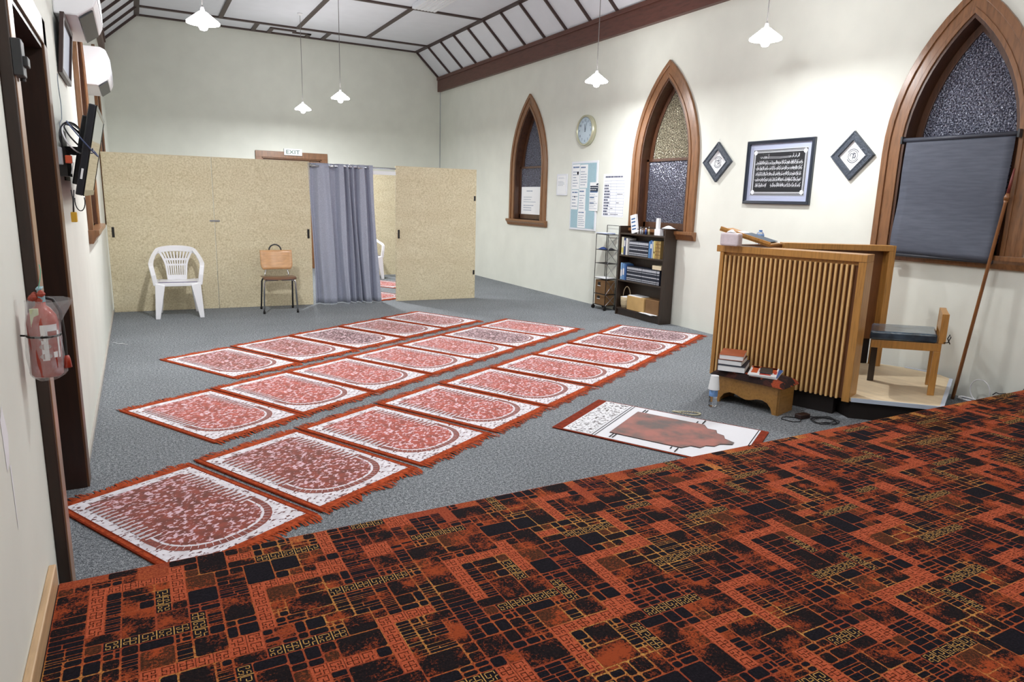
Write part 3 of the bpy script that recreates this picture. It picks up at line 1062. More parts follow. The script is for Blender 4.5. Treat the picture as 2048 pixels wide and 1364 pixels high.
# ================================================================= PARTITION SCREENS
def PY(x): return 9.70 - 0.0411 * (x + 0.34)
PA = math.atan(-0.0411)
def hp(x, off=0): return Vector((x, PY(x) + off, 0))
def pbox(b, x0, x1, z0, z1, d0, d1, mi=0):
    vs = []
    for z in (z0, z1):
        for d in (d0, d1):
            for x in (x0, x1):
                vs.append((x, PY(x) + d, z))
    b.add(vs, [(0, 1, 3, 2), (4, 6, 7, 5), (0, 4, 5, 1), (2, 3, 7, 6), (0, 2, 6, 4), (1, 5, 7, 3)], mi)
def panel(x0, x1, label, handles):
    t = thing('partition_screen', label, 'partition', (x0, PY(x0), 0))
    b = MB(); pbox(b, x0, x1, 0.0, 1.925, 0, 0.035)
    b.build('panel', M_board, t, True, bevel=0.003)
    b = MB(); pbox(b, x0, x1, 1.925, 1.932, 0.0, 0.035)
    b.build('edging', mat('panel_edging', (214, 200, 170), 0.6), t, True)
    for hx, hz, hh in handles:
        b = MB(); pbox(b, hx - 0.014, hx + 0.014, hz - hh, hz + hh, -0.004, 0.001)
        b.build('finger_pull', M_black, t, True)
    return t
panel(-0.325, 0.874, 'beige board partition screen against the left wall, behind the white plastic chair', [(-0.265, 0.985, 0.062)])
p2 = panel(0.880, 2.085, 'beige board partition screen behind the plywood chair, left of the curtain', [(2.045, 0.975, 0.062)])
panel(3.275, 4.52, 'beige board partition screen standing right of the grey curtain', [(3.315, 0.975, 0.062), (4.495, 1.51, 0.036), (4.495, 0.40, 0.034)])
b = MB(); pbox(b, 0.82, 0.94, 1.125, 1.145, -0.006, 0); b.build('joining_clip', M_steel, None)
o = bpy.data.objects['joining_clip']
tag(o, 'small metal clip joining the two left partition screens', 'clip')
# board seen through the gap
t = thing('partition_screen', 'beige board partition seen through the gap right of the curtain', 'partition', (3.5, 12.95, 0))
b = MB(); b.box(3.5, 4.9, 12.95, 12.985, 0.0, 1.925); b.build('panel', M_board, t, True, bevel=0.003)

# curtain on its rail
t = thing('curtain_rail', 'silver curtain rail spanning the gap between partition screens', 'rail', (2.06, PY(2.06), 1.88))
b = MB(); b.tube([(2.085, PY(2.085) - 0.0, 1.888), (3.275, PY(3.275) - 0.0, 1.888)], 0.013, 12)
b.build('rod', mat('rail_silver', (205, 208, 216), 0.25, 0.8), t, True, smooth=True)
b = MB(); pbox(b, 2.92, 3.275, 1.80, 1.85, -0.005, 0.02)
b.build('header_strip', M_paper, t, True)
def curtain():
    t = thing('curtain', 'grey eyelet curtain hanging to the floor in the partition opening', 'curtain', (2.1, PY(2.1), 0))
    rnd = random.Random(4)
    # control points across the width: (fraction, depth) of the folds
    cp = [(0, .00), (.055, .045), (.12, -.05), (.22, -.075), (.30, -.055), (.335, .05), (.40, .055), (.455, -.05), (.51, -.07), (.535, .045), (.56, .06), (.60, -.055), (.622, .05), (.65, .05), (.68, -.06), (.70, .055), (.725, .07), (.76, -.06), (.83, -.075), (.87, .03), (.90, .05), (.94, -.06), (.985, -.05), (1.0, .02)]
    def depth(s):
        for (a, x), (c, y) in zip(cp, cp[1:]):
            if a <= s <= c:
                q = (s - a) / (c - a)
                q = q * q * (3 - 2 * q)
                return x + (y - x) * q
        return 0
    def fn(s, r):
        z = 0.015 + r * 1.905
        x = 2.075 + s * (0.875 + 0.05 * (1 - r) ** 2) + 0.045 * (1 - r)
        x += 0.008 * math.sin(r * 5 + s * 20)
        d = depth(s) * (0.75 + 0.25 * (1 - r) + 0.15 * math.sin(s * 30 + r * 3))
        return (x, PY(x) + d * 0.95, z)
    b = MB(); b.grid(fn, 180, 24)
    b.build('cloth', M_curtain, t, True, smooth=True, solid=0.003, fixn=False)
    for x in (2.10, 2.27, 2.40, 2.52, 2.62, 2.74, 2.88):
        b = MB()
        b.tube([(x, PY(x) - 0.01 + 0.024 * math.cos(a), 1.888 + 0.024 * math.sin(a)) for a in [i * PI / 8 for i in range(16)]], 0.005, 6, closed=True)
        b.build('eyelet', M_chrome, t, True, smooth=True)
    for x0, x1 in ((2.10, 2.20), (2.33, 2.40), (2.72, 2.80)):
        b = MB(); b.tube([(x0, PY(x0) - 0.052, 1.876), (x1, PY(x1) - 0.052, 1.876)], 0.011, 8)
        b.build('rod_glimpse', M_chrome, t, True, smooth=True)
curtain()

# exit sign
t = thing('exit_sign', 'white exit sign above the brown door frame on the back wall', 'sign', (2.8, YB - 0.05, 2.30))
b = MB(); b.box(2.63, 2.975, YB - 0.06, YB - 0.034, 2.245, 2.372); b.build('sign_board', M_paper, t, True, bevel=0.002)
b = MB(); text_mb(b, 'EXIT', 0.105, lambda u, v: (2.80 + u * 1.25, YB - 0.0615, 2.308 + v), xs=1.0)
b.build('lettering', mat('exit_letter_green', (70, 110, 96), 0.7), t, True)

# ================================================================= CHAIRS
def plastic_chair(loc, rz, label):
    """low-back white garden chair, facing local -y"""
    t = thing('plastic_chair', label, 'chair', loc, rz)
    # seat
    b = MB()
    def seat(s, r):
        x = (s - .5) * (0.47 - 0.07 * r)
        y = -0.215 + r * 0.42
        return (x, y, 0.425 + 0.012 * (1 - (2 * r - 1) ** 2) * -1 - 0.012 * (1 - (2 * s - 1) ** 2) + (0.0 if r > .08 else -0.02))
    b.grid(seat, 16, 12)
    b.build('seat', M_white, t, smooth=True, solid=0.012)
    # front apron and side skirts
    b = MB()
    b.prism([(-0.235, 0.425), (0.235, 0.425), (0.235, 0.36), (0.15, 0.385), (-0.15, 0.385), (-0.235, 0.36)], lambda u, v, d: (u, d, v), -0.228, -0.212)
    for s in (-1, 1):
        b.prism([(-0.215, 0.425), (0.215, 0.425), (0.215, 0.37), (-0.215, 0.37)], lambda u, v, d: (s * d, u, v), 0.225 - 0.02, 0.237 - 0.015)
    b.build('apron', M_white, t, bevel=0.006)
    # legs: front pair rise into the arms
    for s in (-1, 1):
        b = MB()
        b.prism([(0.14, 0.40), (0.245, 0.43), (0.265, 0.0), (0.215, 0.0)], lambda u, v, d: (s * (u + 0.0), d - 0.02 * (1 - v / .43), v), -0.240, -0.205)
        b.prism([(-0.22, 0.44), (-0.15, 0.42), (-0.225, 0.0), (-0.262, 0.0)], lambda u, v, d: (s * (d + 0.018 * (1 - v / .43)), u, v), 0.232, 0.245)
        b.build('leg', M_white, t, bevel=0.008)
        b = MB()
        b.prism([(0.14, 0.40), (0.235, 0.43), (0.235, 0.0), (0.19, 0.0)], lambda u, v, d: (s * u, d + 0.03 * (1 - v / .43), v), 0.19, 0.215)
        b.build('leg', M_white, t, bevel=0.008)
        # arm: from front leg top, up and back round to the top rail
        b = MB()
        P = [(0.238, -0.222, 0.40), (0.255, -0.225, 0.52), (0.272, -0.205, 0.615), (0.276, -0.13, 0.645), (0.268, 0.02, 0.675), (0.245, 0.14, 0.725), (0.205, 0.215, 0.782)]
        P = [Vector((s * x, y, z)) for x, y, z in P]
        for a, c in zip(P, P[1:]):
            pass
        # flat strap: sweep a rectangle
        vs, fs = [], []
        W = [0.030, 0.030, 0.030, 0.032, 0.030, 0.028, 0.028]
        for i, p in enumerate(P):
            d = (P[min(i + 1, 6)] - P[max(i - 1, 0)]).normalized()
            side = Vector((s, 0, 0))
            side = (side - d * side.dot(d)).normalized()
            nr = d.cross(side)
            for e, g in ((-1, -1), (1, -1), (1, 1), (-1, 1)):
                vs.append(p + side * e * W[i] * .85 + nr * g * 0.012)
        for i in range(6):
            for q in range(4):
                fs.append((i * 4 + q, i * 4 + (q + 1) % 4, i * 4 + 4 + (q + 1) % 4, i * 4 + 4 + q))
        fs += [(0, 1, 2, 3), (27, 26, 25, 24)]
        b.add(vs, fs)
        b.build('arm', M_white, t, smooth=False, bevel=0.006)
    # top rail
    b = MB()
    n = 16
    O = []
    for i in range(n + 1):
        a = PI * i / n
        O.append((0.232 * math.cos(a), 0.775 + 0.062 * math.sin(a) ** 0.8))
    I = [(x * 0.86, 0.735 + 0.030 * math.sin(PI * i / n)) for i, (x, z) in enumerate(O)]
    def bk(u, v, d):
        return (u, 0.205 + 0.045 * (v - .45) / .35 - 0.10 * abs(u / .235) ** 2.5 * 0.5 + d, v)
    b.band(O, I, bk, 0, 0.02)
    b.build('top_rail', M_white, t, bevel=0.005)
    # slatted back: ribs fanning out between rails
    b = MB()
    rows = [(0.455, 0.112, 0.45), (0.60, 0.125, 0.6), (0.665, 0.145, 0.66), (0.745, 0.185, 0.74)]
    def half(z):
        for (a, x, _), (c, y, __) in zip(rows, rows[1:]):
            if z <= c:
                return x + (y - x) * (z - a) / (c - a)
        return rows[-1][1] + 0.01
    def xat(s, z): return s * half(z)
    zs = [0.44, 0.50, 0.56, 0.60, 0.64, 0.68, 0.72, 0.76]
    for i in range(10):
        s = -0.9 + 1.8 * i / 9
        L_, R_ = [], []
        for z in zs:
            w = (0.0075 if 0 < i < 9 else 0.013) * (0.8 + (z - .44))
            L_.append((xat(s, z) - w, z)); R_.append((xat(s, z) + w, z))
        b.band(L_, R_, bk, 0.002, 0.014)
    for z0, z1 in ((0.42, 0.475), (0.590, 0.612), (0.655, 0.680)):
        b.band([(xat(-1.0 + i / 5, z0), z0) for i in range(11)], [(xat(-1.0 + i / 5, z1), z1) for i in range(11)], bk, 0.003, 0.013)
    b.build('backrest', M_white, t)
    # seat pad edge
    b = MB()
    b.tube([((i / 10 - .5) * 0.42, -0.205 - 0.012 * math.sin(PI * i / 10), 0.432) for i in range(11)], 0.006, 6)
    b.build('seat_seam', mat('seam_grey_lilac', (130, 124, 150), 0.7), t, smooth=True)
    return t
pc = plastic_chair((0.385, 9.235, 0), -0.03, 'white plastic garden armchair standing before the leftmost partition screen')
dup(pc, (3.67, 12.45, 0), 0.1, 'white plastic armchair partly seen through the gap beside the curtain')

def plywood_chair():
    t = thing('stacking_chair', 'plywood stacking chair with metal legs before the second partition screen', 'chair', (1.545, 9.0, 0), -0.05)
    b = MB()
    def back(s, r):
        x = (s - .5) * (0.34 + 0.055 * min(1, r * 4) ** .5)
        z = 0.535 + r * 0.245
        return (x, 0.30 + 0.045 * r - 0.035 * (2 * s - 1) ** 2, z)
    b.grid(back, 12, 8)
    b.build('backrest', M_plywood_seat, t, smooth=True, solid=0.012, bevel=0.0)
    b = MB()
    def seat(s, r):
        return ((s - .5) * 0.40, -0.03 + r * 0.37, 0.452 + 0.012 * (2 * s - 1) ** 2 - 0.02 * r - (0.02 * (1 - r * 8) if r < .125 else 0))
    b.grid(seat, 12, 10)
    b.build('seat', wood('seat_plywood_dark', (110, 74, 52), (1.5, 10, 10), 0.8, 0.35, 0.3), t, smooth=True, solid=0.013)
    for s in (-1, 1):
        for (yt, yb_, xb) in ((0.02, 0.0, 0.205), (0.28, 0.40, 0.20)):
            b = MB()
            xt = 0.15
            b.tube([(s * 0.02, yt, 0.425), (s * xt, yt, 0.425), (s * (xt + .03), yt, 0.415), (s * (xt + .04), yt + (yb_ - yt) * .1, 0.385), (s * xb, yb_, 0.025)], 0.011, 10)
            lg = b.build('leg', M_chrome if yt < .1 else M_dgrey, t, smooth=True)
            b = MB(); b.lathe([(0.014, 0.0), (0.015, 0.03), (0.012, 0.035)], (s * xb, yb_, 0), 10)
            b.build('foot_cap', M_black, lg, smooth=True)
        b = MB()
        b.tube([(s * 0.145, 0.10, 0.43), (s * 0.145, 0.27, 0.435), (s * 0.148, 0.315, 0.47), (s * 0.13, 0.315, 0.54), (s * 0.12, 0.345, 0.70)], 0.008, 8)
        b.build('back_support', M_chrome, t, smooth=True)
    b = MB()
    b.tube([(0.075 * math.cos(PI * i / 10) - 0.005, 0.352, 0.775 + 0.075 * math.sin(PI * i / 10)) for i in range(11)], 0.009, 8)
    b.build('carry_loop', M_dgrey, t, smooth=True)
plywood_chair()

# ================================================================= WALL THINGS, RIGHT WALL
def R(yc, zc, d=0.0):
    """map (u to the viewer's right, v up, d out of the wall) onto the right wall"""
    return lambda u, v, dd=0.0: (XR - d - dd, yc - u, zc + v)
# round clock
t = thing('wall_clock', 'round wall clock with silver rim above the pale blue notice board', 'clock', (XR, 8.70, 2.535))
b = MB(); b.lathe([(0.0, 0.0), (0.215, 0.0), (0.222, -0.02), (0.215, -0.065), (0.196, -0.07), (0.190, -0.05), (0.188, -0.02), (0.0, -0.02)], (XR, 8.70, 2.535), 40, axis='x')
b.build('rim', mat('clock_rim_champagne', (196, 196, 170), 0.3, 0.5), t, True, smooth=True)
b = MB(); b.prism([(8.70 + .191 * math.cos(q * PI / 20), 2.535 + .191 * math.sin(q * PI / 20)) for q in range(40)], lambda u, v, d: (XR - d, u, v), 0.03, 0.049)
b.build('dial', mat('clock_dial', (170, 190, 206), 0.25, coat=1.0), t, True)
b = MB(); f = R(8.70, 2.535, 0.0505)
for i in range(12):
    a = PI / 2 - i * PI / 6
    text_mb(b, str(i if i else 12), 0.05, lambda u, v, a=a: f(0.145 * math.cos(a) + u, 0.145 * math.sin(a) + v))
for i in range(60):
    a = i * PI / 30
    c, s = math.cos(a), math.sin(a)
    b.add([f(0.178 * c - s * .0015, .178 * s + c * .0015), f(0.178 * c + s * .0015, .178 * s - c * .0015), f(0.187 * c + s * .0015, .187 * s - c * .0015), f(.187 * c - s * .0015, .187 * s + c * .0015)], [(0, 1, 2, 3)])
b.build('numerals', M_ink, t, True)
for nm, a, L, w in (('hour_hand', math.radians(60 + 40), 0.09, 0.010), ('minute_hand', math.radians(70), 0.135, 0.007)):
    b = MB(); c, s = math.cos(a), math.sin(a)
    b.add([f(-.02 * c - s * w / 2, -.02 * s + c * w / 2, .003), f(-.02 * c + s * w / 2, -.02 * s - c * w / 2, .003), f(L * c + s * w / 3, L * s - c * w / 3, .003), f(L * c - s * w / 3, L * s + c * w / 3, .003)], [(0, 1, 2, 3)])
    b.build(nm, M_ink, t, True)

def sheet(b, f, u0, u1, v0, v1, d=0.002, mi=0, t=0.0012):
    P = [f(u, v, d + e) for e in (0, t) for u, v in ((u0, v0), (u1, v0), (u1, v1), (u0, v1))]
    b.add(P, [(0, 1, 2, 3), (7, 6, 5, 4), (0, 4, 5, 1), (1, 5, 6, 2), (2, 6, 7, 3), (3, 7, 4, 0)], mi)
def scribble(b, f, u0, u1, v0, v1, rows, d, mi, seed, fill=.75, th=.35):
    rnd = random.Random(seed)
    h = (v1 - v0) / rows
    for i in range(rows):
        v = v1 - (i + .5) * h
        u = u0
        end = u0 + (u1 - u0) * rnd.uniform(fill, 1)
        while u < end:
            w = rnd.uniform(.010, .035)
            b.add([f(u, v - h * th / 2, d), f(min(u + w, u1), v - h * th / 2, d), f(min(u + w, u1), v + h * th / 2, d), f(u, v + h * th / 2, d)], [(0, 1, 2, 3)], mi)
            u += w + .006
# small framed notice
t = thing('framed_notice', 'small white framed notice left of the notice board', 'picture', (XR, 9.33, 1.76))
b = MB(); b.box(XR - 0.018, XR - .001, 9.18, 9.48, 1.595, 1.925); b.build('frame', M_whitem, t, True, bevel=0.004)
b = MB(); f = R(9.33, 1.76, 0.0185); sheet(b, f, -.12, .12, -.14, .14, 0.0)
scribble(b, f, -.09, .09, .09, .115, 2, .002, 1, 1); scribble(b, f, -.10, .08, -.02, .06, 4, .002, 1, 3)
b.build('sheet', [M_paper, mat('faint_ink', (168, 176, 190), 0.8)], t, True)
# notice board
t = thing('notice_board', 'white framed pale blue notice board covered with posters', 'board', (XR, 8.71, 1.59))
b = MB(); b.box(XR - 0.02, XR - 0.001, 8.37, 9.06, 1.085, 2.10); b.build('frame', M_whitem, t, True, bevel=0.004)
b = MB(); b.box(XR - 0.0215, XR - 0.019, 8.40, 9.03, 1.115, 2.07); b.build('pin_board', M_cork, t, True)
for i, (u0, u1, v0, v1, kind) in enumerate([(-0.31, -0.11, 0.10, 0.47, 2), (-0.10, 0.10, 0.12, 0.46, 3), (-0.31, -0.13, -0.20, 0.09, 4),
                                          (-0.11, 0.07, -0.22, 0.11, 5), (-0.12, 0.09, -0.47, -0.21, 6)]):
    f = R(8.715, 1.59, 0.0225 + 0.0005 * (i % 2))
    b = MB(); sheet(b, f, u0, u1, v0, v1, 0, 0)
    w = u1 - u0; h = v1 - v0
    scribble(b, f, u0 + .02, u1 - .02, v1 - h * .18, v1 - h * .06, 1, .002, 1, i, .7, .5)
    scribble(b, f, u0 + .02, u1 - .02, v0 + h * .08, v1 - h * .25, 6 if kind != 4 else 4, .002, 2, i + 20, .5, .28)
    if kind in (2, 4):
        b.lathe([(0.0, -0.0), (0.022 if kind == 2 else .012, -0.0)], f(u0 + w * (.75 if kind == 2 else .5), v1 - h * .35, .003), 14, 3, axis='x')
    o = b.build('poster', [M_paper, M_inkb, mat('ink_pale', (128, 142, 168), 0.8), M_ink], None)
    tag(o, ['white poster with a dark round mark pinned at the top left of the notice board', 'tall white poster pinned at the top middle of the notice board',
            'narrow white poster with one small dark figure on the left of the notice board', 'white text poster pinned in the centre of the notice board',
            'white poster pinned at the bottom middle of the notice board'][i], 'poster')
f = R(8.44, 1.60, 0.0245)
b = MB(); sheet(b, f, -0.10, 0.12, -0.22, 0.19, 0, 0)
b.add([f(-.09, .06, .002), f(.11, .06, .002), f(.11, .14, .002), f(-.09, .14, .002)], [(0, 1, 2, 3)], 3)
scribble(b, f, -.085, .10, .07, .13, 2, .003, 0, 77, .8, .3)
b.add([f(.06, .15, .002), f(.11, .15, .002), f(.11, .18, .002), f(.06, .165, .002)], [(0, 1, 2, 3)], 3)
for v in (.045, -.035, -.115):
    b.add([f(-.09, v, .002), f(.02 if v < .04 else .1, v, .002), f(.02 if v < .04 else .1, v + .014, .002), f(-.09, v + .014, .002)], [(0, 1, 2, 3)], 1)
scribble(b, f, -.09, .10, -.20, .03, 9, .002, 2, 8, .5, .22)
o = b.build('poster', [M_paper, M_inkb, bpy.data.materials['ink_pale'], M_ink], None)
tag(o, 'poster with dark photo band overlapping the right edge of the notice board', 'poster')
# prayer time chart
b = MB(); f = R(7.99, 1.605, 0.001); sheet(b, f, -.25, .25, -.30, .30, 0.0, 0)
for i in range(13):
    v = .20 - i * .04
    b.add([f(-.22, v, .002), f(.24, v, .002), f(.24, v + .003, .002), f(-.22, v + .003, .002)], [(0, 1, 2, 3)], 1)
for u in (-.07, .07, .24):
    b.add([f(u, -.28, .002), f(u + .003, -.28, .002), f(u + .003, .22, .002), f(u, .22, .002)], [(0, 1, 2, 3)], 1)
scribble(b, f, -.20, .20, .24, .275, 1, .002, 2, 5, .95, .6)
for i in range(11):
    scribble(b, f, -.215, -.085, .125 - i * .04, .15 - i * .04, 1, .002, 2, 50 + i, .6, .85)
for i, (u, w) in {3: (.09, .12), 6: (.08, .06), 8: (-.05, .05), 10: (-.05, .18)}.items():
    scribble(b, f, u, u + w, .13 - i * .04, .15 - i * .04, 1, .002, 2, 90 + i, .9, .5)
o = b.build('wall_chart', [M_paper, mat('chart_line_blue', (96, 116, 170), 0.8), mat('chart_ink_blue', (52, 60, 96), 0.8)], None)
tag(o, 'white ruled timetable chart taped left of the middle arched window', 'chart')
# paper taped over the lowest pane of the first window
b = MB()
xg = XR + 0.088
b.box(xg - 0.003, xg - 0.001, 10.03, 10.80, 1.225, 1.735, 0)
f = lambda u, v, d=0: (xg - 0.0035 - d, 10.42 - u, 1.48 + v)
scribble(b, f, -.2, .1, .17, .2, 1, 0, 1, 3, .6, .5); scribble(b, f, -.30, .15, -.02, .1, 3, 0, 1, 4, .5, .2); scribble(b, f, -.30, .05, -.16, -.04, 3, 0, 1, 6, .6, .3)
o = b.build('paper_sheet', [M_paper, bpy.data.materials['ink_pale']], None)
tag(o, 'large white sheet of notes taped over the lower pane of the narrow far window', 'paper')

# big framed calligraphy
PYC, PZC = 5.145, 1.865
t = thing('framed_calligraphy', 'large dark framed calligraphy with white script on black, between the two diamond pictures', 'picture', (XR, PYC, PZC))
f = R(PYC, PZC, 0.0)
def fr(b, hw, hh, w, d0, d1, mi=0):
    O = [(-hw, -hh), (hw, -hh), (hw, hh), (-hw, hh)]; I = [(-hw + w, -hh + w), (hw - w, -hh + w), (hw - w, hh - w), (-hw + w, hh - w)]
    b.band(O, I, f, d0, d1, mi, closed=True)
b = MB(); fr(b, .43, .33, .034, 0.001, 0.032); fr(b, .425, .325, .014, 0.03, 0.038)
b.build('frame', mat('frame_blue_black', (38, 46, 60), 0.3, coat=0.5), t, True, bevel=0.003)
b = MB(); sheet(b, f, -.40, .40, -.30, .30, .006, 0)
b.build('mount', mat('mount_lilac_grey', (176, 184, 210), 0.6), t, True)
b = MB(); sheet(b, f, -.35, .35, -.24, .235, .009, 0)
fr(b, .35, .2375, .004, .0100, .0108, 1)
fr(b, .335, .224, .003, .0100, .0110, 1)
# beaded white border
rnd = random.Random(2)
def bead(u, v, r, ang):
    c, s = math.cos(ang), math.sin(ang)
    pts = [(r * 1.5, 0), (0, r * .7), (-r * 1.5, 0), (0, -r * .7)]
    b.add([f(u + x * c - y * s, v + x * s + y * c, .0115) for x, y in pts], [(0, 1, 2, 3)], 1)
n = 46
for i in range(n):
    u = -.325 + .65 * i / (n - 1)
    bead(u, .209, .0075, .9); bead(u, -.209, .0075, .9)
n = 30
for i in range(1, n - 1):
    v = -.209 + .418 * i / (n - 1)
    bead(-.322, v, .0075, .9); bead(.322, v, .0075, .9)
for su in (-1, 1):
    for sv in (-1, 1):
        b.add([f(su * .318 + .024 * math.cos(q * PI / 6), sv * .206 + .024 * math.sin(q * PI / 6), .0119) for q in range(12)], [tuple(range(12))], 1)
b.build('print', [mat('print_black', (20, 22, 28), 0.5), mat('print_white', (222, 226, 232), 0.6)], t, True)
# script lines
LINES = ['\u0628\u0633\u0645 \u0627\u0644\u0644\u0647 \u0627\u0644\u0631\u062d\u0645\u0646 \u0627\u0644\u0631\u062d\u064a\u0645']
def stroke(b, pts, w0, w1, d, mi=0):
    """flat pen stroke through 2D points with nib-angle thickness"""
    n = len(pts)
    A, B = [], []
    for i, (u, v) in enumerate(pts):
        q = i / (n - 1)
        w = (w0 + (w1 - w0) * q) * 1.35
        A.append((u - w * .7, v + w * .7)); B.append((u + w * .7, v - w * .7))
    vs = [f(u, v, d) for u, v in A] + [f(u, v, d) for u, v in B]
    b.add(vs, [(i, i + 1, n + i + 1, n + i) for i in range(n - 1)], mi)
def script_line(b, u0, u1, vb, h, seed, gap=None):
    rnd = random.Random(seed)
    u = u1
    while u > u0:
        if gap and gap[0] < u < gap[1]:
            u = gap[0]; continue
        kind = rnd.choice('alnbcdkwham')
        w = .012
        if kind in 'al':
            l = h * rnd.uniform(.75, 1.0)
            stroke(b, [(u, vb + l), (u - .001, vb + l * .5), (u - .002, vb)], .0022, .0016, .012)
            if kind == 'l':
                w = .020
                stroke(b, [(u - .002, vb), (u - .008, vb - .004), (u - .018, vb), (u - .02, vb + .006)], .0020, .0014, .012)
            else: w = .007
        elif kind in 'nbk':
            w = .026
            stroke(b, [(u, vb + h * .35), (u - .003, vb + .002), (u - .012, vb - h * .12), (u - .022, vb + .002), (u - .024, vb + h * .3)], .0018, .0022, .012)
            if kind == 'k': stroke(b, [(u + .002, vb + h * .95), (u - .012, vb + h * .6), (u, vb + h * .35)], .0018, .0018, .012)
            bead(u - .012, vb + h * .30, .0018, .8)
        elif kind in 'cd':
            w = .018
            stroke(b, [(u, vb + h * .45), (u - .012, vb + h * .5), (u - .004, vb + h * .15), (u - .014, vb - h * .05), (u - .002, vb - h * .3)], .0020, .0018, .012)
        elif kind in 'wh':
            w = .014
            stroke(b, [(u - .003 + .005 * math.cos(q * PI / 4), vb + h * .22 + .006 * math.sin(q * PI / 4)) for q in range(9)], .0018, .0018, .012)
            stroke(b, [(u + .002, vb + h * .2), (u - .004, vb - h * .1), (u - .013, vb - h * .2)], .0020, .0010, .012)
        else:
            w = .016
            stroke(b, [(u, vb + .004), (u - .004, vb + .009), (u - .008, vb + .003), (u - .016, vb + .002)], .0022, .0020, .012)
        if rnd.random() < .6:
            bead(u - w / 2, vb + h * rnd.choice((.8, .95, -.2)), .0016, .6)
        if rnd.random() < .35:
            stroke(b, [(u - .001, vb + h * .82), (u - .007, vb + h * .92)], .0010, .0010, .012)
        u -= w
b = MB()
script_line(b, .13, .25, .150, .040, 31); script_line(b, -.25, -.14, .150, .040, 32)
stroke(b, [(.135, .158), (0, .154), (-.145, .158)], .0016, .0016, .012); stroke(b, [(.135, .146), (0, .142), (-.145, .146)], .0014, .0014, .012)
for i, v in enumerate((.085, .028, -.030, -.088, -.146)):
    script_line(b, -.295, .295, v, .040, 40 + i, gap=(-.14, -.075) if i == 4 else None)
    script_line(b, -.285, .285, v + .010, .026, 140 + i, gap=(-.14, -.075) if i == 4 else None)
b.build('script', bpy.data.materials['print_white'], t, True, fixn=False)

def diamond(yc, label):
    t = thing('diamond_picture', label, 'picture', (XR, yc, 1.995))
    f = lambda u, v, d=0: (-d, -u, v)
    def sq(r): return [(r, 0), (0, r), (-r, 0), (0, -r)]
    b = MB(); b.band(sq(.225), sq(.145), f, 0.001, .028, 0, closed=True); b.band(sq(.222), sq(.205), f, .027, .033, 0, closed=True); b.band(sq(.158), sq(.143), f, .027, .031, 0, closed=True)
    b.build('frame', mat('frame_slate_carved', (64, 72, 84), 0.45, var=0.35, vscale=60, bump=0.6, bdist=0.01), t)
    b = MB(); b.prism(sq(.148), f, .003, .006); b.build('mount', M_paper, t)
    b = MB()
    def arc(r0, a0, a1, w, n=14, cu=0, cv=0):
        A = [(cu + (r0 + w) * math.cos(a0 + (a1 - a0) * i / n), cv + (r0 + w) * math.sin(a0 + (a1 - a0) * i / n)) for i in range(n + 1)]
        B = [(cu + (r0 - w) * math.cos(a0 + (a1 - a0) * i / n), cv + (r0 - w) * math.sin(a0 + (a1 - a0) * i / n)) for i in range(n + 1)]
        b.band(A, B, f, .0065, .0075)
    arc(.048, 0, 2 * PI, .0022)
    arc(.062, .5, 2.6, .0028); arc(.062, 3.6, 5.8, .0028)
    arc(.016, .3, 3.9, .003, cu=-.014, cv=.006); arc(.014, 3.4, 6.8, .003, cu=.012, cv=-.004); arc(.020, 1.5, 3.4, .003, cu=.022, cv=.002)
    b.add([f(u, v, .0078) for u, v in ((-.004, -.032), (.002, -.032), (.012, .032), (.006, .034))], [(0, 1, 2, 3)])
    b.add([f(u, v, .0078) for u, v in ((.020, -.026), (.025, -.024), (.026, .026), (.021, .028))], [(0, 1, 2, 3)])
    b.build('emblem', M_ink, t)
    b = MB(); b.tube([(-.01, .0, .22), (-.006, 0, .26)], .0015, 5); b.build('hanging_loop', M_steel, t)
    return t
d = diamond(6.02, 'diamond shaped slate frame with round emblem, left of the framed calligraphy')
dup(d, (XR, 4.30, 1.995), 0, 'diamond shaped slate frame with round emblem, between the calligraphy and the large window')

# roller blind over the third window
t = thing('roller_blind', 'dark grey roller blind drawn over the lower half of the large right window', 'blind', (XR - 0.05, 3.33, 2.1))
b = MB()
b.grid(lambda s, r: (XR - 0.055 - 0.018 * math.sin(r * 9 + s * 2) * (1 - r) - 0.03 * (1 - r), 3.765 - s * (0.85 + .0 * r) + 0.0 , 1.135 + r * 0.96), 12, 24)
b.build('fabric', M_blind, t, True, smooth=True, solid=0.002)
b = MB(); b.tube([(XR - 0.055, 3.79, 2.10), (XR - 0.055, 2.90, 2.10)], 0.018, 12); b.build('roller', mat('roller_tube', (60, 64, 76), 0.5), t, True, smooth=True)
b = MB(); b.tube([(XR - 0.088, 3.78, 1.128), (XR - 0.088, 2.915, 1.128)], 0.014, 10); b.build('bottom_bar', mat('blind_bar', (44, 46, 54), 0.5), t, True, smooth=True)
b = MB()
for y in (3.80, 2.89):
    b.box(XR - 0.08, XR - 0.035, y - 0.008, y + 0.008, 2.07, 2.13)
b.build('bracket', M_dgrey, t, True)

# long pole leaning against the window trim
b = MB()
A = Vector((5.79, 3.01, 0.004)); B = Vector((5.862, 2.875, 1.84))
def along(q): return A + (B - A) * q
b.tube([along(0), along(.02), along(.86), along(.872)], [.013, .014, .012, .017], 12, 0)
b.tube([along(.872), along(.885), along(.90)], [.019, .020, .012], 12, 0)
b.tube([along(.90), along(.95), along(1.0)], [.012, .010, .006], 12, 1)
o = b.build('wooden_pole', [wood('pole_varnished', (132, 84, 44), (8, 8, 1), 0.6, 0.4, 0.3), mat('pole_tip_red', (112, 48, 40), 0.5)], None, smooth=True)
tag(o, 'long wooden pole leaning on the trim of the window with the blind', 'pole')

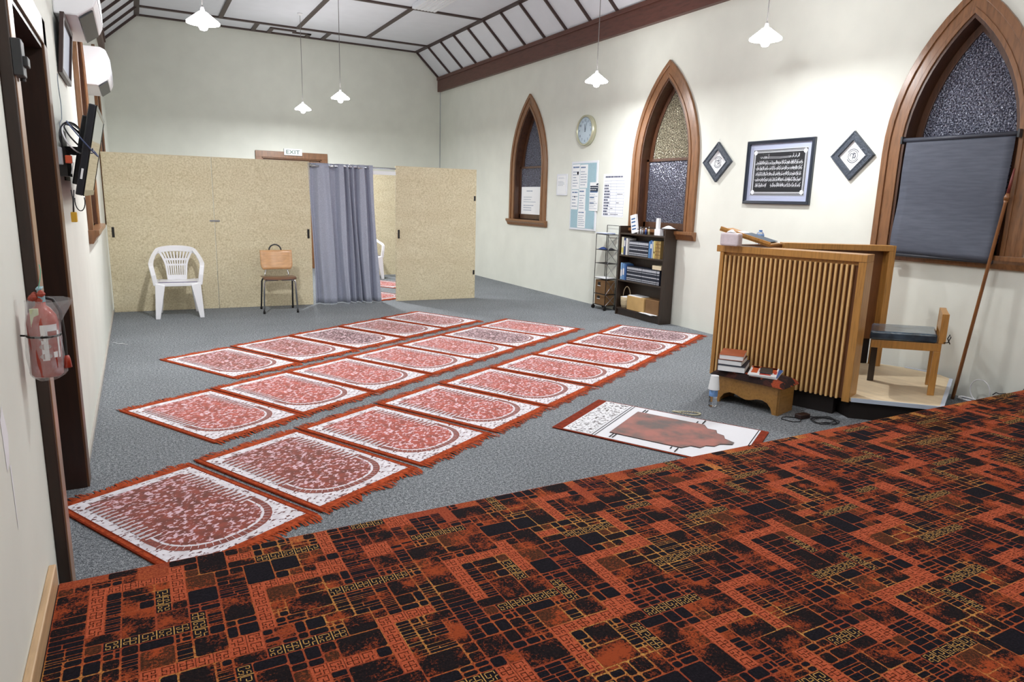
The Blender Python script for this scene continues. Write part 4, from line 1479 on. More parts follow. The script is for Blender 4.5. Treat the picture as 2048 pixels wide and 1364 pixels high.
# ================================================================= PULPIT AND PLATFORM
# low plywood platform
PLAT = [(4.47, 3.01), (4.885, 2.60), (5.80, 3.05), (5.87, 3.20), (5.83, 3.46), (5.72, 3.70), (5.10, 4.08), (4.75, 3.95), (4.62, 3.35)]
t = thing('platform', 'low pale plywood platform behind the slatted pulpit, on a dark base', 'platform', (5.2, 3.2, 0))
b = MB(); b.prism(PLAT, lambda u, v, d: (u, v, d), 0.135, 0.160); b.build('plywood_top', M_ply, t, True, bevel=0.002)
PB = [(4.50, 3.035), (4.90, 2.64), (5.76, 3.08), (5.70, 3.60), (5.10, 4.0), (4.75, 3.9), (4.63, 3.35)]
b = MB(); b.prism(PB, lambda u, v, d: (u, v, d), 0.0, 0.135); b.build('base', M_kick, t, True)
b = MB()
def edge_strip(b, p, q, z0, z1, w, mi=0):
    P = Vector((p[0], p[1], (z0 + z1) / 2)); Q = Vector((q[0], q[1], (z0 + z1) / 2))
    b.beam(P, Q, w, z1 - z0, (0, 0, 1), mi)
edge_strip(b, PLAT[0], PLAT[1], 0.134, 0.163, 0.010); edge_strip(b, PLAT[1], PLAT[2], 0.134, 0.163, 0.026)
edge_strip(b, PLAT[3], PLAT[4], 0.158, 0.166, 0.03)
b.build('metal_edging', mat('edging_pale_blue_grey', (196, 206, 222), 0.4), t, True)

PA_ = Vector((4.46, 3.02)); PB_ = Vector((4.10, 4.05)); PC_ = Vector((4.86, 4.12)); PD_ = Vector((5.70, 3.67))
ZT = 1.195
t = thing('pulpit', 'oak pulpit with vertically slatted front and framed wings, beside the large window', 'pulpit', (4.7, 3.7, 0))
du = (PB_ - PA_); LF = du.length; du.normalize(); dn = Vector((du.y, -du.x))   # dn points back (away from the hall)
if dn.x < 0: dn = -dn
def F(u, d, z):
    p = PA_ + du * u + dn * d
    return (p.x, p.y, z)
def fbox(b, u0, u1, d0, d1, z0, z1, mi=0):
    vs = [F(u, d, z) for z in (z0, z1) for d in (d0, d1) for u in (u0, u1)]
    b.add(vs, [(0, 2, 3, 1), (4, 5, 7, 6), (0, 1, 5, 4), (2, 6, 7, 3), (0, 4, 6, 2), (1, 3, 7, 5)], mi)
DEP = 0.17
b = MB(); fbox(b, 0.0, LF + .03, -0.004, DEP, ZT - 0.052, ZT); b.build('cap_rail', M_oak, t, True, bevel=0.003)
b = MB(); fbox(b, 0.0, 0.052, 0.0, DEP, 0.125, ZT - 0.052); b.build('end_post', M_oak, t, True, bevel=0.003)
b = MB(); fbox(b, LF - 0.03, LF, 0.0, DEP, 0.135, ZT - 0.052); b.build('end_post', M_oak, t, True, bevel=0.003)
b = MB(); fbox(b, 0.05, LF - 0.02, 0.034, 0.05, 0.14, ZT - 0.05); b.build('back_panel', M_oakd, t, True)
ns = 27
for i in range(ns):
    u = 0.074 + (LF - 0.052 - 0.05) * (i + 0.5) / ns
    b = MB(); fbox(b, u - 0.0075, u + 0.0075, 0.004, 0.036, 0.138, ZT - 0.075)
    b.build('slat', M_slat, t, True, bevel=0.002)
b = MB(); fbox(b, 0.05, LF - 0.02, 0.030, 0.05, ZT - 0.08, ZT - 0.05); b.build('top_batten', M_oak, t, True)
b = MB(); fbox(b, 0.12, LF - 0.03, 0.06, DEP - .02, 0.0, 0.14); b.build('kickboard', M_kick, t, True)
# wings: link piece and rear framed panel
def wing(P, Q, z1, thick, name, frame=True, zlow=0.39):
    d = (Q - P); L = d.length; d.normalize(); n = Vector((d.y, -d.x))
    if n.y > 0: n = -n          # n points toward the stage
    def G(u, e, z):
        p = P + d * u + n * e
        return (p.x, p.y, z)
    def gb(b, u0, u1, e0, e1, z0, z1_):
        vs = [G(u, e, z) for z in (z0, z1_) for e in (e0, e1) for u in (u0, u1)]
        b.add(vs, [(0, 2, 3, 1), (4, 5, 7, 6), (0, 1, 5, 4), (2, 6, 7, 3), (0, 4, 6, 2), (1, 3, 7, 5)])
    b = MB(); gb(b, -0.0, L, 0.0, thick, z1 - 0.048, z1); b.build('wing_cap', M_oak, t, True, bevel=0.003)
    b = MB(); gb(b, 0.03, L - 0.03, 0.0, 0.02, zlow, z1 - 0.045); b.build('wing_panel', M_oakd, t, True)
    b = MB(); gb(b, L - 0.055, L, 0.0, thick, 0.161, z1 - 0.048); b.build('wing_post', M_oak, t, True, bevel=0.003)
    b = MB(); gb(b, 0.02, L - 0.06, -0.02, -0.005, 0.162, zlow + .02); b.build('wing_kickboard', M_kick, t, True)
wing(PC_, PD_, 1.212, 0.11, 'rear')
Pl = PB_ + dn * 0.10
b = MB()
d = (PC_ - Pl); L = d.length; d.normalize(); n = Vector((-d.y, d.x))
vs = []
for z in (0.30, 1.198):
    for e in (0, .05):
        for u in (0.0, L):
            p = Pl + d * u - n * e
            vs.append((p.x, p.y, z))
b.add(vs, [(0, 2, 3, 1), (4, 5, 7, 6), (0, 1, 5, 4), (2, 6, 7, 3), (0, 4, 6, 2), (1, 3, 7, 5)])
b.build('side_panel', M_oakd, t, True, bevel=0.003)

# reading board resting on the pulpit corner with papers
bd = thing('reading_board', 'tilted wooden reading board lying on the left corner of the pulpit', 'board', (4.2, 3.85, 1.2))
# low end at right (towards the stage), high end at left (towards the bookcase)
LO = Vector((4.27, 3.72, 1.203)); HI = Vector((4.04, 4.02, 1.312)); W_ = Vector((0.26, 0.12, 0.0))
def board(a, b_, w, th, m, nm, parent, bevel=.002, u0=0, u1=1, v0=0, v1=1, lift=0):
    d = b_ - a
    nrm = d.cross(w).normalized()
    if nrm.z < 0: nrm = -nrm
    vs = []
    for e in (lift, lift + th):
        for v in (v0, v1):
            for u in (u0, u1):
                vs.append(a + d * u + w * v + nrm * e)
    bb = MB(); bb.add(vs, [(0, 2, 3, 1), (4, 5, 7, 6), (0, 1, 5, 4), (2, 6, 7, 3), (0, 4, 6, 2), (1, 3, 7, 5)])
    return bb.build(nm, m, parent, parent is not None, bevel=bevel)
board(LO, HI, W_, 0.018, M_oak, 'board', bd)
board(LO, HI, W_, 0.035, M_oak, 'rest_lip', bd, v0=0, v1=.06, lift=0.001)
o = board(LO, HI, W_, 0.006, mat('page_white', (228, 230, 236), 0.7), 'open_papers', None, u0=.12, u1=.75, v0=.10, v1=.95, lift=0.019)
tag(o, 'loose white papers spread on the tilted reading board', 'papers')
o = board(LO, HI, W_, 0.004, mat('folder_dark', (60, 76, 92), 0.5), 'dark_folder', None, u0=.06, u1=.60, v0=.30, v1=.98, lift=0.0255)
tag(o, 'thin dark folder lying on top of the papers on the reading board', 'folder')
def tissue(c, rz, s, label, lift=0):
    t = thing('tissue_pack', label, 'tissues', c, rz)
    b = MB(); b.box(-s[0] / 2, s[0] / 2, -s[1] / 2, s[1] / 2, 0, s[2]); b.build('wrapper', mat('tissue_wrap_pink', (218, 206, 212), 0.4, var=.08, vscale=30), t, bevel=0.014)
    b = MB(); b.grid(lambda p, q: ((p - .5) * .07, (q - .5) * .03 + .01 * math.sin(p * 9), s[2] + .004 + .022 * math.sin(PI * p) * math.sin(PI * q)), 8, 6)
    b.build('tissue', M_paper, t, smooth=True)
tissue((4.085, 3.93, 1.198), 1.9, (0.15, 0.09, 0.10), 'pink white wrapped tissue pack on the left end of the pulpit cap')
def water_bottle(loc, label, h=0.20, cap=(90, 130, 190), cup=False, scale=1.0, group=None):
    t = thing('water_bottle', label, 'bottle', loc)
    b = MB(); b.lathe([(0.0, 0.0), (0.026, 0.0), (0.031, 0.006), (0.031, 0.03), (0.029, 0.035), (0.031, 0.04), (0.031, 0.06), (0.029, 0.065), (0.031, 0.07), (0.031, h * .70), (0.026, h * .80), (0.013, h * .90), (0.012, h * .94)], n=20)
    b.build('body', M_clear, t, smooth=True)
    b = MB(); b.lathe([(0.0315, h * .40), (0.0322, h * .405), (0.0322, h * .66), (0.0315, h * .665)], n=20)
    b.build('label_band', mat('bottle_label_blue', (120, 160, 214), 0.5, var=.3, vscale=40), t, smooth=True)
    if cup:
        b = MB(); b.lathe([(0.041, h * .655), (0.042, h * .66), (0.029, h * 1.18), (0.0, h * 1.185), (0, h * 1.17), (0.027, h * 1.165), (0.039, h * .66)], n=24)
        b.build('paper_cup', M_paper, t, smooth=False)
    else:
        b = MB(); b.lathe([(0.0, h), (0.013, h), (0.0145, h * .99), (0.0145, h * .93), (0.012, h * .925)], n=16)
        b.build('cap', mat('bottle_cap_blue', cap, 0.4), t, smooth=True)
    return t
water_bottle((3.765, 3.66, 0.002), 'water bottle with an upturned white cup on top, on the floor beside the stool', 0.205, cup=True)
water_bottle((4.58, 4.09, 1.199), 'small clear bottle with blue cap standing on the pulpit corner behind the papers', 0.115)

# chair on the platform
t = thing('pulpit_chair', 'low wooden chair with dark blue seat cushion on the plywood platform', 'chair', (5.13, 2.80, 0.16))
D_ = Vector((0, 0)); ua = Vector((-0.75, 0.66)).normalized(); va = Vector((0.84, 0.54)).normalized()
def S(u, v, z):
    p = ua * u + va * v
    return (p.x, p.y, z)
def sbox(b, u0, u1, v0, v1, z0, z1, mi=0):
    vs = [S(u, v, z) for z in (z0, z1) for v in (v0, v1) for u in (u0, u1)]
    b.add(vs, [(0, 2, 3, 1), (4, 5, 7, 6), (0, 1, 5, 4), (2, 6, 7, 3), (0, 4, 6, 2), (1, 3, 7, 5)], mi)
SL, SD = 0.475, 0.40
b = MB(); sbox(b, 0.0, SL, 0.0, 0.03, 0.335, 0.395); sbox(b, 0.0, SL, SD - .03, SD, 0.335, 0.395); sbox(b, SL - .03, SL, 0.03, SD - .03, 0.335, 0.395); sbox(b, 0, .03, 0.03, SD - .03, 0.335, 0.395)
sbox(b, 0.02, SL - .02, .02, SD - .02, 0.383, 0.397)
b.build('seat_frame', M_oak, t, bevel=0.003)
b = MB(); sbox(b, 0.035, SL + 0.015, -0.012, SD + 0.005, 0.397, 0.462)
b.build('seat_cushion', mat('vinyl_blue_painted_glare', (52, 72, 88), 0.25, var=0.75, vscale=9, bump=0.35, bdist=0.02, coat=0.4), t, bevel=0.014)  # strong colour mottling paints glare patches on the vinyl
for u0, v0, z1, nm in ((0.0, 0.0, 0.335, 'leg'), (0.0, SD - .045, 0.335, 'leg'), (SL - .05, SD - .045, 0.335, 'leg')):
    b = MB(); sbox(b, u0, u0 + .048, v0, v0 + .045, 0.0, z1)
    b.build('leg', M_oak if u0 < .1 else M_case, t, bevel=0.003)  # shade on the far-left leg is put into its dark wood colour
b = MB(); sbox(b, -0.022, 0.026, -0.004, 0.04, 0.395, 0.615); sbox(b, -0.022, 0.026, SD - .04, SD + .004, 0.395, 0.615)
b.build('back_upright', M_oak, t, bevel=0.003)
b = MB(); sbox(b, -0.02, 0.024, 0.038, SD - .038, 0.47, 0.615); b.build('back_board', M_oak, t, bevel=0.003)
b = MB(); b.tube([S(-.01, -.008, .405), S(-.035, -.02, .41), S(-.05, -.02, .45), S(-.042, -.02, .47), S(-.03, -.02, .44), S(-.05, -.02, .40)], 0.004, 6)
b.build('cushion_tie', M_black, t, smooth=True)

# footstool
t = thing('footstool', 'small wooden stool with scalloped side and dark patterned cushion in front of the pulpit', 'stool', (3.86, 3.80, 0))
su = Vector((0.27, -0.963)).normalized(); sv = Vector((0.963, 0.27)).normalized()
def T(u, v, z):
    p = su * u + sv * v
    return (p.x, p.y, z)
SLn, SDp = 0.58, 0.285
out = [(0.045, 0.215), (0.045, 0.0)]
pts = []
# scalloped lower edge
low = [(0.075, 0.0), (0.082, 0.035), (0.11, 0.075), (0.155, 0.095), (0.20, 0.092), (0.25, 0.075), (0.29, 0.066), (0.33, 0.072), (0.375, 0.088), (0.42, 0.092), (0.46, 0.078), (0.49, 0.045), (0.505, 0.0)]
prof = [(0.03, 0.215), (0.03, 0.0)] + low + [(SLn - 0.03, 0.0), (SLn - 0.03, 0.215)]
for v0 in (0.03, SDp - 0.035):
    b = MB(); 
    b.band([(u, 0.215) for u, z in prof[1:-1]], [(u, z) for u, z in prof[1:-1]], lambda u, z, d: T(u, d, z), v0, v0 + 0.02)
    b.build('side_board', M_oakh, t)
for u0 in (0.03, SLn - 0.05):
    b = MB()
    vs = [T(u, v, z) for z in (0.0, 0.215) for v in (0.03, SDp - .015) for u in (u0, u0 + .02)]
    b.add(vs, [(0, 2, 3, 1), (4, 5, 7, 6), (0, 1, 5, 4), (2, 6, 7, 3), (0, 4, 6, 2), (1, 3, 7, 5)])
    b.build('end_board', M_oakh, t, bevel=0.002)
b = MB()
def cush(s, r, top=True):
    e = 0.018
    u = -0.005 + s * (SLn + 0.01); v = 0.0 + r * SDp
    h = 0.215 + 0.05 * (1 - abs(2 * s - 1) ** 6) ** .5 * (1 - abs(2 * r - 1) ** 6) ** .5
    return T(u, v, h)
b.grid(cush, 20, 12)
vs = [T(u, v, 0.214) for v in (0.0, SDp) for u in (-.005, SLn + .005)]
b.add(vs, [(0, 1, 3, 2)])
k = NT('cushion_carpet_pattern')
vz = k.n('ShaderNodeTexVoronoi', distance='CHEBYCHEV'); vz.inputs['Scale'].default_value = 15
k.l(k.coord(), vz.inputs['Vector'])
f = k.noise(120, 2, (1, 1, 1), .8)
cc = k.ramp(vz.outputs['Color'], [(0.3, s2l((36, 18, 16))), (0.55, s2l((66, 30, 22))), (0.7, s2l((170, 72, 38)))], 'CONSTANT')
k.base(k.mix(k.ramp(f, [(.4, (0, 0, 0, 1)), (.7, (.6, .6, .6, 1))]), cc, s2l((30, 14, 14))))
k.bump(f, 0.6, .006); k.b.inputs['Roughness'].default_value = .95
b.build('cushion', k.m, t, smooth=True)

# books on the stool
def flatbook(c, rz, L, W, H, cover, label, cat='book', nm='book', group=None):
    t = thing(nm, label, cat, c, rz, group)
    b = MB(); b.box(-L / 2 + .003, L / 2 - .004, -W / 2 + .004, W / 2 - .004, .003, H - .003); b.build('pages', M_paper, t)
    b = MB(); b.box(-L / 2, L / 2, -W / 2, W / 2, 0, .003); b.box(-L / 2, L / 2, -W / 2, W / 2, H - .003, H); b.box(-L / 2, L / 2, W / 2 - .003, W / 2, 0.001, H - 0.001)
    b.build('cover', cover, t, bevel=0.001)
    return t
SB = math.atan2(su.y, su.x)
def onstool(u, v, z):
    p = Vector((3.86, 3.80)) + su * u + sv * v
    return (p.x, p.y, z)
flatbook(onstool(.115, .14, .262), SB + .35 + PI/2, .30, .205, .046, mat('book_navy', (40, 48, 64), .5), 'large dark covered book at the bottom of the stack on the stool')
flatbook(onstool(.105, .135, .309), SB + .30 + PI/2, .255, .18, .038, mat('book_black', (34, 36, 42), .5), 'middle white-edged book of the stack on the stool')
flatbook(onstool(.100, .14, .348), SB + .38 + PI/2, .26, .18, .038, mat('book_rust', (172, 92, 58), .55, var=.1, vscale=20), 'rust covered book on top of the stack on the stool')
def mag(c, rz, L, W, H, cols, label):
    t = thing('magazine', label, 'magazine', c, rz)
    b = MB(); b.box(-L / 2, L / 2, -W / 2, W / 2, 0, H, 0); b.build('pages', M_paper, t)
    b = MB()
    for (x0, x1, y0, y1, mi) in cols:
        b.box(x0 * L, x1 * L, y0 * W, y1 * W, H, H + .0008 + .0003 * mi, mi)
    b.build('cover_print', [M_paper, mat('print_orange', (214, 96, 50), .5), mat('print_blue', (70, 110, 180), .5), mat('print_red', (196, 70, 60), .5)], t)
    return t
mag(onstool(.37, .165, .263), SB + .28 + PI/2, .29, .20, .010, [(-.5, .5, -.5, .5, 2)], 'blue covered magazine under the orange one on the stool')
mag(onstool(.355, .150, .275), SB + .36 + PI/2, .29, .20, .008, [(-.5, .5, -.5, .5, 0), (-.12, .48, -.45, .15, 1), (-.3, .48, .2, .42, 1), (.3, .5, -.45, .48, 1), (-.45, -.32, -.3, .1, 3), (-.25, .1, -.48, -.38, 3)], 'white and orange magazine lying on the right part of the stool')
b = MB(); b.box(-.085, .085, -.045, .045, 0, .009)
o = b.build('phone', M_dgrey, None, bevel=.006, loc=onstool(.375, .150, .286), rotz=SB + .42 + PI/2)
tag(o, 'black phone or small case lying on the orange magazine', 'phone')

# beads on the floor and the adapter with its cable
rnd = random.Random(8)
t = thing('prayer_beads', 'loop of pale prayer beads on the carpet behind the white mat', 'beads', (3.45, 3.60, 0.0))
b = MB()
pts = []
for i in range(40):
    a = 2 * PI * i / 40
    x = 0.095 * math.cos(a) + .01 * math.sin(3 * a); y = 0.03 * math.sin(a) + .012 * math.sin(2 * a)
    ca, sa = math.cos(-.8), math.sin(-.8)
    pts.append((x * ca - y * sa, x * sa + y * ca, .007))
b.tube(pts, 0.002, 5, closed=True); b.build('string', M_base, t)
bead_m = mat('bead_ivory', (206, 200, 170), .4)
b = MB()
for p in pts:
    b.lathe([(0, -.006), (.005, -.003), (.006, 0), (.005, .003), (0, .006)], p, 8)
o = b.build('bead_ring', bead_m, t, smooth=True); 
t = thing('power_adapter', 'dark power adapter with coiled black cable on the floor before the platform', 'adapter', (4.17, 3.17, 0))
b = MB(); b.box(-.05, .05, -.03, .03, 0.003, .035); b.build('adapter_body', mat('adapter_brown_black', (44, 26, 22), .5), t, bevel=.006)
b = MB()
pts = [(.05, 0, .01)]
for i in range(60):
    a = i * .36
    pts.append((0.10 + 0.13 * math.cos(a) * (.7 + .25 * math.sin(i * .31)), -.12 + .085 * math.sin(a) * (.8 + .25 * math.sin(i * .17)), .006 + .003 * (i % 3)))
b.tube(pts, .003, 6); b.build('cable', M_cable, t, smooth=True)
b = MB(); pts = [(-.05 - .04 * i + 0, .02 + .05 * math.sin(i * .9), .005) for i in range(4)] + [(-.15, -.04, .005), (-.10, -.06, .005), (-.03, -.02, .008)]
b.tube(pts, .003, 6); b.build('plug_lead', M_cable, t, smooth=True)
b = MB(); b.tube([(-.30 + .012 * i, 7.71 - .012 * i + .018 * math.sin(i * 1.1), .004) for i in range(12)], .003, 5)
o = b.build('string_scrap', M_white, None, smooth=True); tag(o, 'short white scrap of string on the grey carpet by the left wall', 'string')
# cables by the wall behind the stage
b = MB()
b.tube([(5.88 + .03 * math.cos(a), 2.86 + .09 * math.cos(a), .10 + .09 * math.sin(a)) for a in [i * PI / 12 for i in range(24)]], .004, 6, closed=True)
b.tube([(5.84 + .05 * math.cos(i * .5), 2.88 + .11 * math.sin(i * .5), .012 + .004 * (i % 4)) for i in range(30)], .006, 6)
o = b.build('white_cable_coil', M_white, None, smooth=True); tag(o, 'coil of white cable on the floor at the foot of the wooden pole', 'cable')
b = MB()
b.tube([(5.915, 2.78 - .022 * i, .085 + .020 * abs(math.sin(i * 1.3)) + .004 * i) for i in range(7)] + [(5.925, 2.60, .12), (5.93, 2.57, .20), (5.93, 2.56, .27)], .004, 6)
o = b.build('wall_cable', M_cable, None, smooth=True); tag(o, 'thin dark cable looping along the foot of the right wall', 'cable')

# ================================================================= BOOKCASE AND RACK
t = thing('bookcase', 'dark wooden open bookcase under the middle arched window', 'bookcase', (5.84, 7.06, 0))
BX0, BX1, BY0, BY1 = 5.735, 5.925, 6.60, 7.53
for y0, y1 in ((BY0, BY0 + .022), (BY1 - .022, BY1)):
    b = MB(); b.box(BX0, BX1, y0, y1, 0, 1.205); b.build('side_panel', M_case, t, True, bevel=.002)
for z, d in ((.10, 0), (.485, 0), (.822, 0), (1.112, 0)):
    b = MB(); b.box(BX0 + .004, BX1, BY0 + .022, BY1 - .022, z - .02, z); b.build('shelf', M_case, t, True, bevel=.002)
b = MB(); b.box(BX1 - .008, BX1, BY0 + .022, BY1 - .022, .0, 1.205); b.build('back', M_case, t, True)
b = MB(); b.box(BX0 + .02, BX0 + .035, BY0 + .022, BY1 - .022, 0, .08); b.build('plinth', M_case, t, True)

def shelf_book_proto(nm, W, D, H, m1, bands=None, mband=None):
    t = thing(nm, '', 'book', (0, 0, 0))
    b = MB(); b.box(-D / 2 + .004, D / 2 - .002, -W / 2 + .002, W / 2 - .002, .002, H - .003); b.build('pages', M_paper, t)
    b = MB(); b.box(-D / 2, -D / 2 + .004, -W / 2, W / 2, 0, H); b.box(-D / 2 + .002, D / 2, -W / 2, -W / 2 + .002, 0, H); b.box(-D / 2 + .002, D / 2, W / 2 - .002, W / 2, 0, H)
    cv = b.build('cover', m1, t)
    if bands:
        b = MB()
        for z0, z1 in bands:
            b.box(-D / 2 - .0008, -D / 2, -W / 2 + .0025, W / 2 - .0025, z0 * H, z1 * H)
        b.build('spine_label', mband, t)
    return t
M_bk1 = mat('volume_blue_black', (38, 44, 58), .45); M_bkw = mat('spine_pale', (196, 200, 208), .5)
setA = shelf_book_proto('book', .0245, .125, .195, M_bk1, [(.05, .10), (.16, .22), (.40, .47), (.66, .70), (.78, .93)], M_bkw)
setA['label'] = 'dark volume with pale spine bands in the matching set on the upper shelf'; setA['group'] = 'matching volumes on the upper shelf'
y = 7.315; n = 0
while y > 6.945:
    if n == 0: setA.location = (BX0 + .085, y, .823)
    else: dup(setA, (BX0 + .085, y, .823 ))
    y -= .0262; n += 1
y = 7.335
n = 0
first = None
while y > 6.69:
    if not first:
        first = dup(setA, (BX0 + .085, y, .486), 0, 'dark volume with pale spine bands in the long matching set on the middle shelf', 'matching volumes on the middle shelf')
    else: dup(first, (BX0 + .085, y, .486))
    y -= .0262 if n not in (11, 22) else .031
    n += 1
def single(W, D, H, y, z, rgb, label, bands=None, bc=(220, 220, 224), nm='book', cat='book'):
    t = shelf_book_proto(nm, W, D, H, mat('cover_%d_%d_%d' % rgb, rgb, .5), bands, mat('band_%d_%d_%d' % bc, bc, .6) if bands else None)
    t.location = (BX0 + .02 + D / 2, y, z); t['label'] = label; t['category'] = cat
    return t
single(.045, .14, .235, 7.470, .823, (214, 212, 190), 'pale yellow white folder at the left end of the upper shelf', [(.1, .4)], (206, 196, 110))
single(.030, .14, .225, 7.425, .823, (60, 78, 120), 'dark blue and white folder second from left on the upper shelf', [(.5, .85)])
single(.034, .14, .222, 7.380, .823, (226, 226, 224), 'white folder third from left on the upper shelf')
single(.022, .14, .21, 6.912, .823, (90, 140, 190), 'light blue book right of the dark set on the upper shelf')
single(.032, .14, .225, 6.880, .823, (70, 110, 165), 'blue book with white label on the upper shelf', [(.55, .8)])
single(.020, .14, .215, 6.848, .823, (186, 196, 206), 'pale grey book between the blue and the tan books on the upper shelf')
single(.030, .14, .222, 6.815, .823, (206, 190, 120), 'yellowish book on the right part of the upper shelf', [(.3, .4)], (120, 96, 50))
for i, (yy, c) in enumerate(((6.780, (166, 136, 80)), (6.747, (150, 122, 74)), (6.714, (172, 146, 92)))):
    single(.028, .14, .222, yy, .823, c, ['tan ribbed book next to the yellowish one on the upper shelf', 'darker tan book in the right group on the upper shelf', 'tan book near the right end of the upper shelf'][i], [(.2, .24), (.4, .44), (.6, .64), (.8, .84)], (106, 80, 44))
single(.036, .14, .225, 7.465, .486, (130, 168, 208), 'pale blue book at the left end of the middle shelf', [(.2, .6)])
single(.036, .14, .218, 7.418, .486, (104, 146, 196), 'mid blue book second from left on the middle shelf', [(.3, .7)])
single(.026, .13, .21, 7.378, .486, (60, 100, 160), 'deep blue book beside the long dark set on the middle shelf')
b = MB(); b.box(BX0 + .02, BX0 + .15, 6.66, 6.83, .684, .735); o = b.build('cream_box', mat('box_cream', (214, 200, 168), .7), None, bevel=.002)
tag(o, 'small cream box lying on the volumes at the right of the middle shelf', 'box')
# bottom shelf
t = thing('wicker_basket', 'small pale wicker basket with a hoop handle on the bottom shelf', 'basket', (5.825, 7.40, .101))
b = MB(); b.lathe([(0.0, 0.0), (.065, 0.0), (.078, .05), (.082, .10), (.084, .15), (.076, .15), (.074, .10), (.06, .01), (0, .01)], n=24)
k = NT('wicker_pale'); w = k.n('ShaderNodeTexWave'); w.inputs['Scale'].default_value = 30; w.bands_direction = 'Z'; w.inputs['Distortion'].default_value = 3
k.l(k.coord(), w.inputs['Vector']); k.base(k.ramp(w.outputs['Fac'], [(.3, s2l((168, 142, 100))), (.7, s2l((226, 212, 180)))])); k.bump(w.outputs['Fac'], .8, .004); k.b.inputs['Roughness'].default_value = .8
M_wick = k.m
b.build('bowl', M_wick, t, smooth=True)
b = MB(); b.tube([(0, .08 * math.cos(PI * i / 12), .14 + .15 * math.sin(PI * i / 12)) for i in range(13)], .006, 8); b.build('handle', M_wick, t, smooth=True)
b = MB(); b.lathe([(0, .145), (.075, .14), (.07, .15), (0, .165)], n=20); b.build('cloth_lining', M_white, t, smooth=True)
t = thing('cardboard_box', 'tan cardboard box on the bottom shelf beside the basket', 'box', (5.83, 7.12, .101))
b = MB(); b.box(-.08, .08, -.175, .175, 0, .185); b.build('box', M_tan, t, bevel=.003)
b = MB(); b.box(-.07, .07, -.10, .16, .186, .196); b.build('papers_on_lid', M_paper, t)
t = thing('cardboard_box', 'darker brown box pushed to the right end of the bottom shelf', 'box', (5.835, 6.79, .101))
b = MB(); b.box(-.075, .075, -.13, .13, 0, .19); b.build('box', M_brownbox, t, bevel=.003)
for i, (dy, rz) in enumerate(((0, .1), (.03, -.25), (-.04, .3))):
    b = MB(); b.box(-.06, .06, -.12, .12, 0, .002)
    o = b.build('loose_paper', M_paper, None, loc=(BX0 + .03 + .0 * i, 6.83 + dy, .1015 + .0025 * i), rotz=0.15 * (i - 1)); tag(o, 'loose white paper at the front right of the bottom shelf', 'paper', 'loose papers on the bottom shelf')
# on top of the bookcase
t = thing('leaflet_holder', 'tilted white leaflet stand at the left end on top of the bookcase', 'leaflets', (5.80, 7.30, 1.113))
M_ = Matrix.Rotation(-.22, 3, 'X')
b = MB(); b.obox((0, 0.0, .125), (.03, .115, .24), M_); b.build('leaflets', M_paper, t)
b = MB()
for z in (.06, .10, .15, .19):
    b.obox((-.0158, 0.0 + (z - .125) * .22, z), (.0015, .08, .018), M_)
b.build('printed_lines', M_inkb, t)
def little_bottle(y, h, r, rgb, label):
    t = thing('small_bottle', label, 'bottle', (5.79, y, 1.113))
    b = MB(); b.lathe([(0, 0), (r, 0), (r, h * .65), (r * .5, h * .75), (r * .45, h * .8)], n=14); b.build('body', mat('tiny_bottle_%d_%d_%d' % rgb, rgb, .35), t, smooth=True)
    b = MB(); b.lathe([(r * .6, h * .78), (r * .62, h), (0, h)], n=12); b.build('cap', M_white if rgb[0] < 150 else M_steel, t, smooth=True)
for a in ((7.205, .07, .013, (222, 222, 222), 'small white bottle beside the leaflet stand on the bookcase top'),
          (7.15, .09, .012, (200, 204, 208), 'slim pale bottle, second on the bookcase top'),
          (7.11, .075, .012, (150, 154, 160), 'small grey bottle in the middle of the bookcase top'),
          (7.045, .085, .015, (52, 76, 130), 'small dark blue bottle on the bookcase top'),
          (6.985, .10, .013, (190, 178, 140), 'slim yellowish bottle with pale cap on the bookcase top')):
    little_bottle(*a)
t = thing('paper_box', 'white upright box at the right end on top of the bookcase', 'box', (5.80, 6.80, 1.113))
b = MB(); b.box(-.03, .03, -.055, .055, 0, .08); b.build('carton', M_white, t, bevel=.003)
b = MB(); b.box(-.02, .02, .0, .045, .081, .215); b.build('upright_card', M_paper, t, bevel=.003)
b = MB(); b.grid(lambda s, r: (-.04 + r * .09, 6.645 - 6.70 + (s - .5) * .19, .095 + .035 * math.sin(PI * s) * math.sin(PI * r)), 12, 8)
b.grid(lambda s, r: (-.04 + r * .09, 6.645 - 6.70 + (s - .5) * .19, .09), 2, 2)
o = b.build('skullcap', mat('cap_white_cloth', (224, 228, 232), .8), None, smooth=True, loc=(5.83, 6.72, 1.113)); tag(o, 'folded white cloth cap lying at the right corner of the bookcase top', 'cap')

# wire rack on castors
t = thing('wire_rack', 'black wire rack on castors standing left of the bookcase', 'rack', (5.82, 7.92, 0))
RX0, RX1, RY0, RY1 = 5.735, 5.915, 7.775, 8.055
for x in (RX0, RX1):
    for y in (RY0, RY1):
        zt = 1.075 if x == RX0 else 1.19
        b = MB(); b.tube([(x, y, .055), (x, y, zt)], .005, 8); b.build('post', M_black, t, True, smooth=True)
        b = MB(); b.lathe([(0, -.012), (.026, -.012), (.028, 0), (.026, .012), (0, .012)], (x, y, .029), 14, axis='y'); b.box(x - .008, x + .008, y - .016, y + .016, .04, .06)
        b.build('castor', M_black, t, True)
b = MB(); b.tube([(RX1, RY0, 1.19), (RX1, RY1, 1.19)], .004, 6); b.build('top_rail', M_black, t, True)
for z in (.065, .225, .445, .66, .85, 1.065):
    b = MB()
    for y in (RY0, RY1): b.tube([(RX0, y, z), (RX1, y, z)], .0035, 6)
    for i in range(7): 
        x = RX0 + (RX1 - RX0) * i / 6
        b.tube([(x, RY0, z), (x, RY1, z)], .003 if 0 < i < 6 else .004, 6)
    b.build('wire_shelf', M_black, t, True)
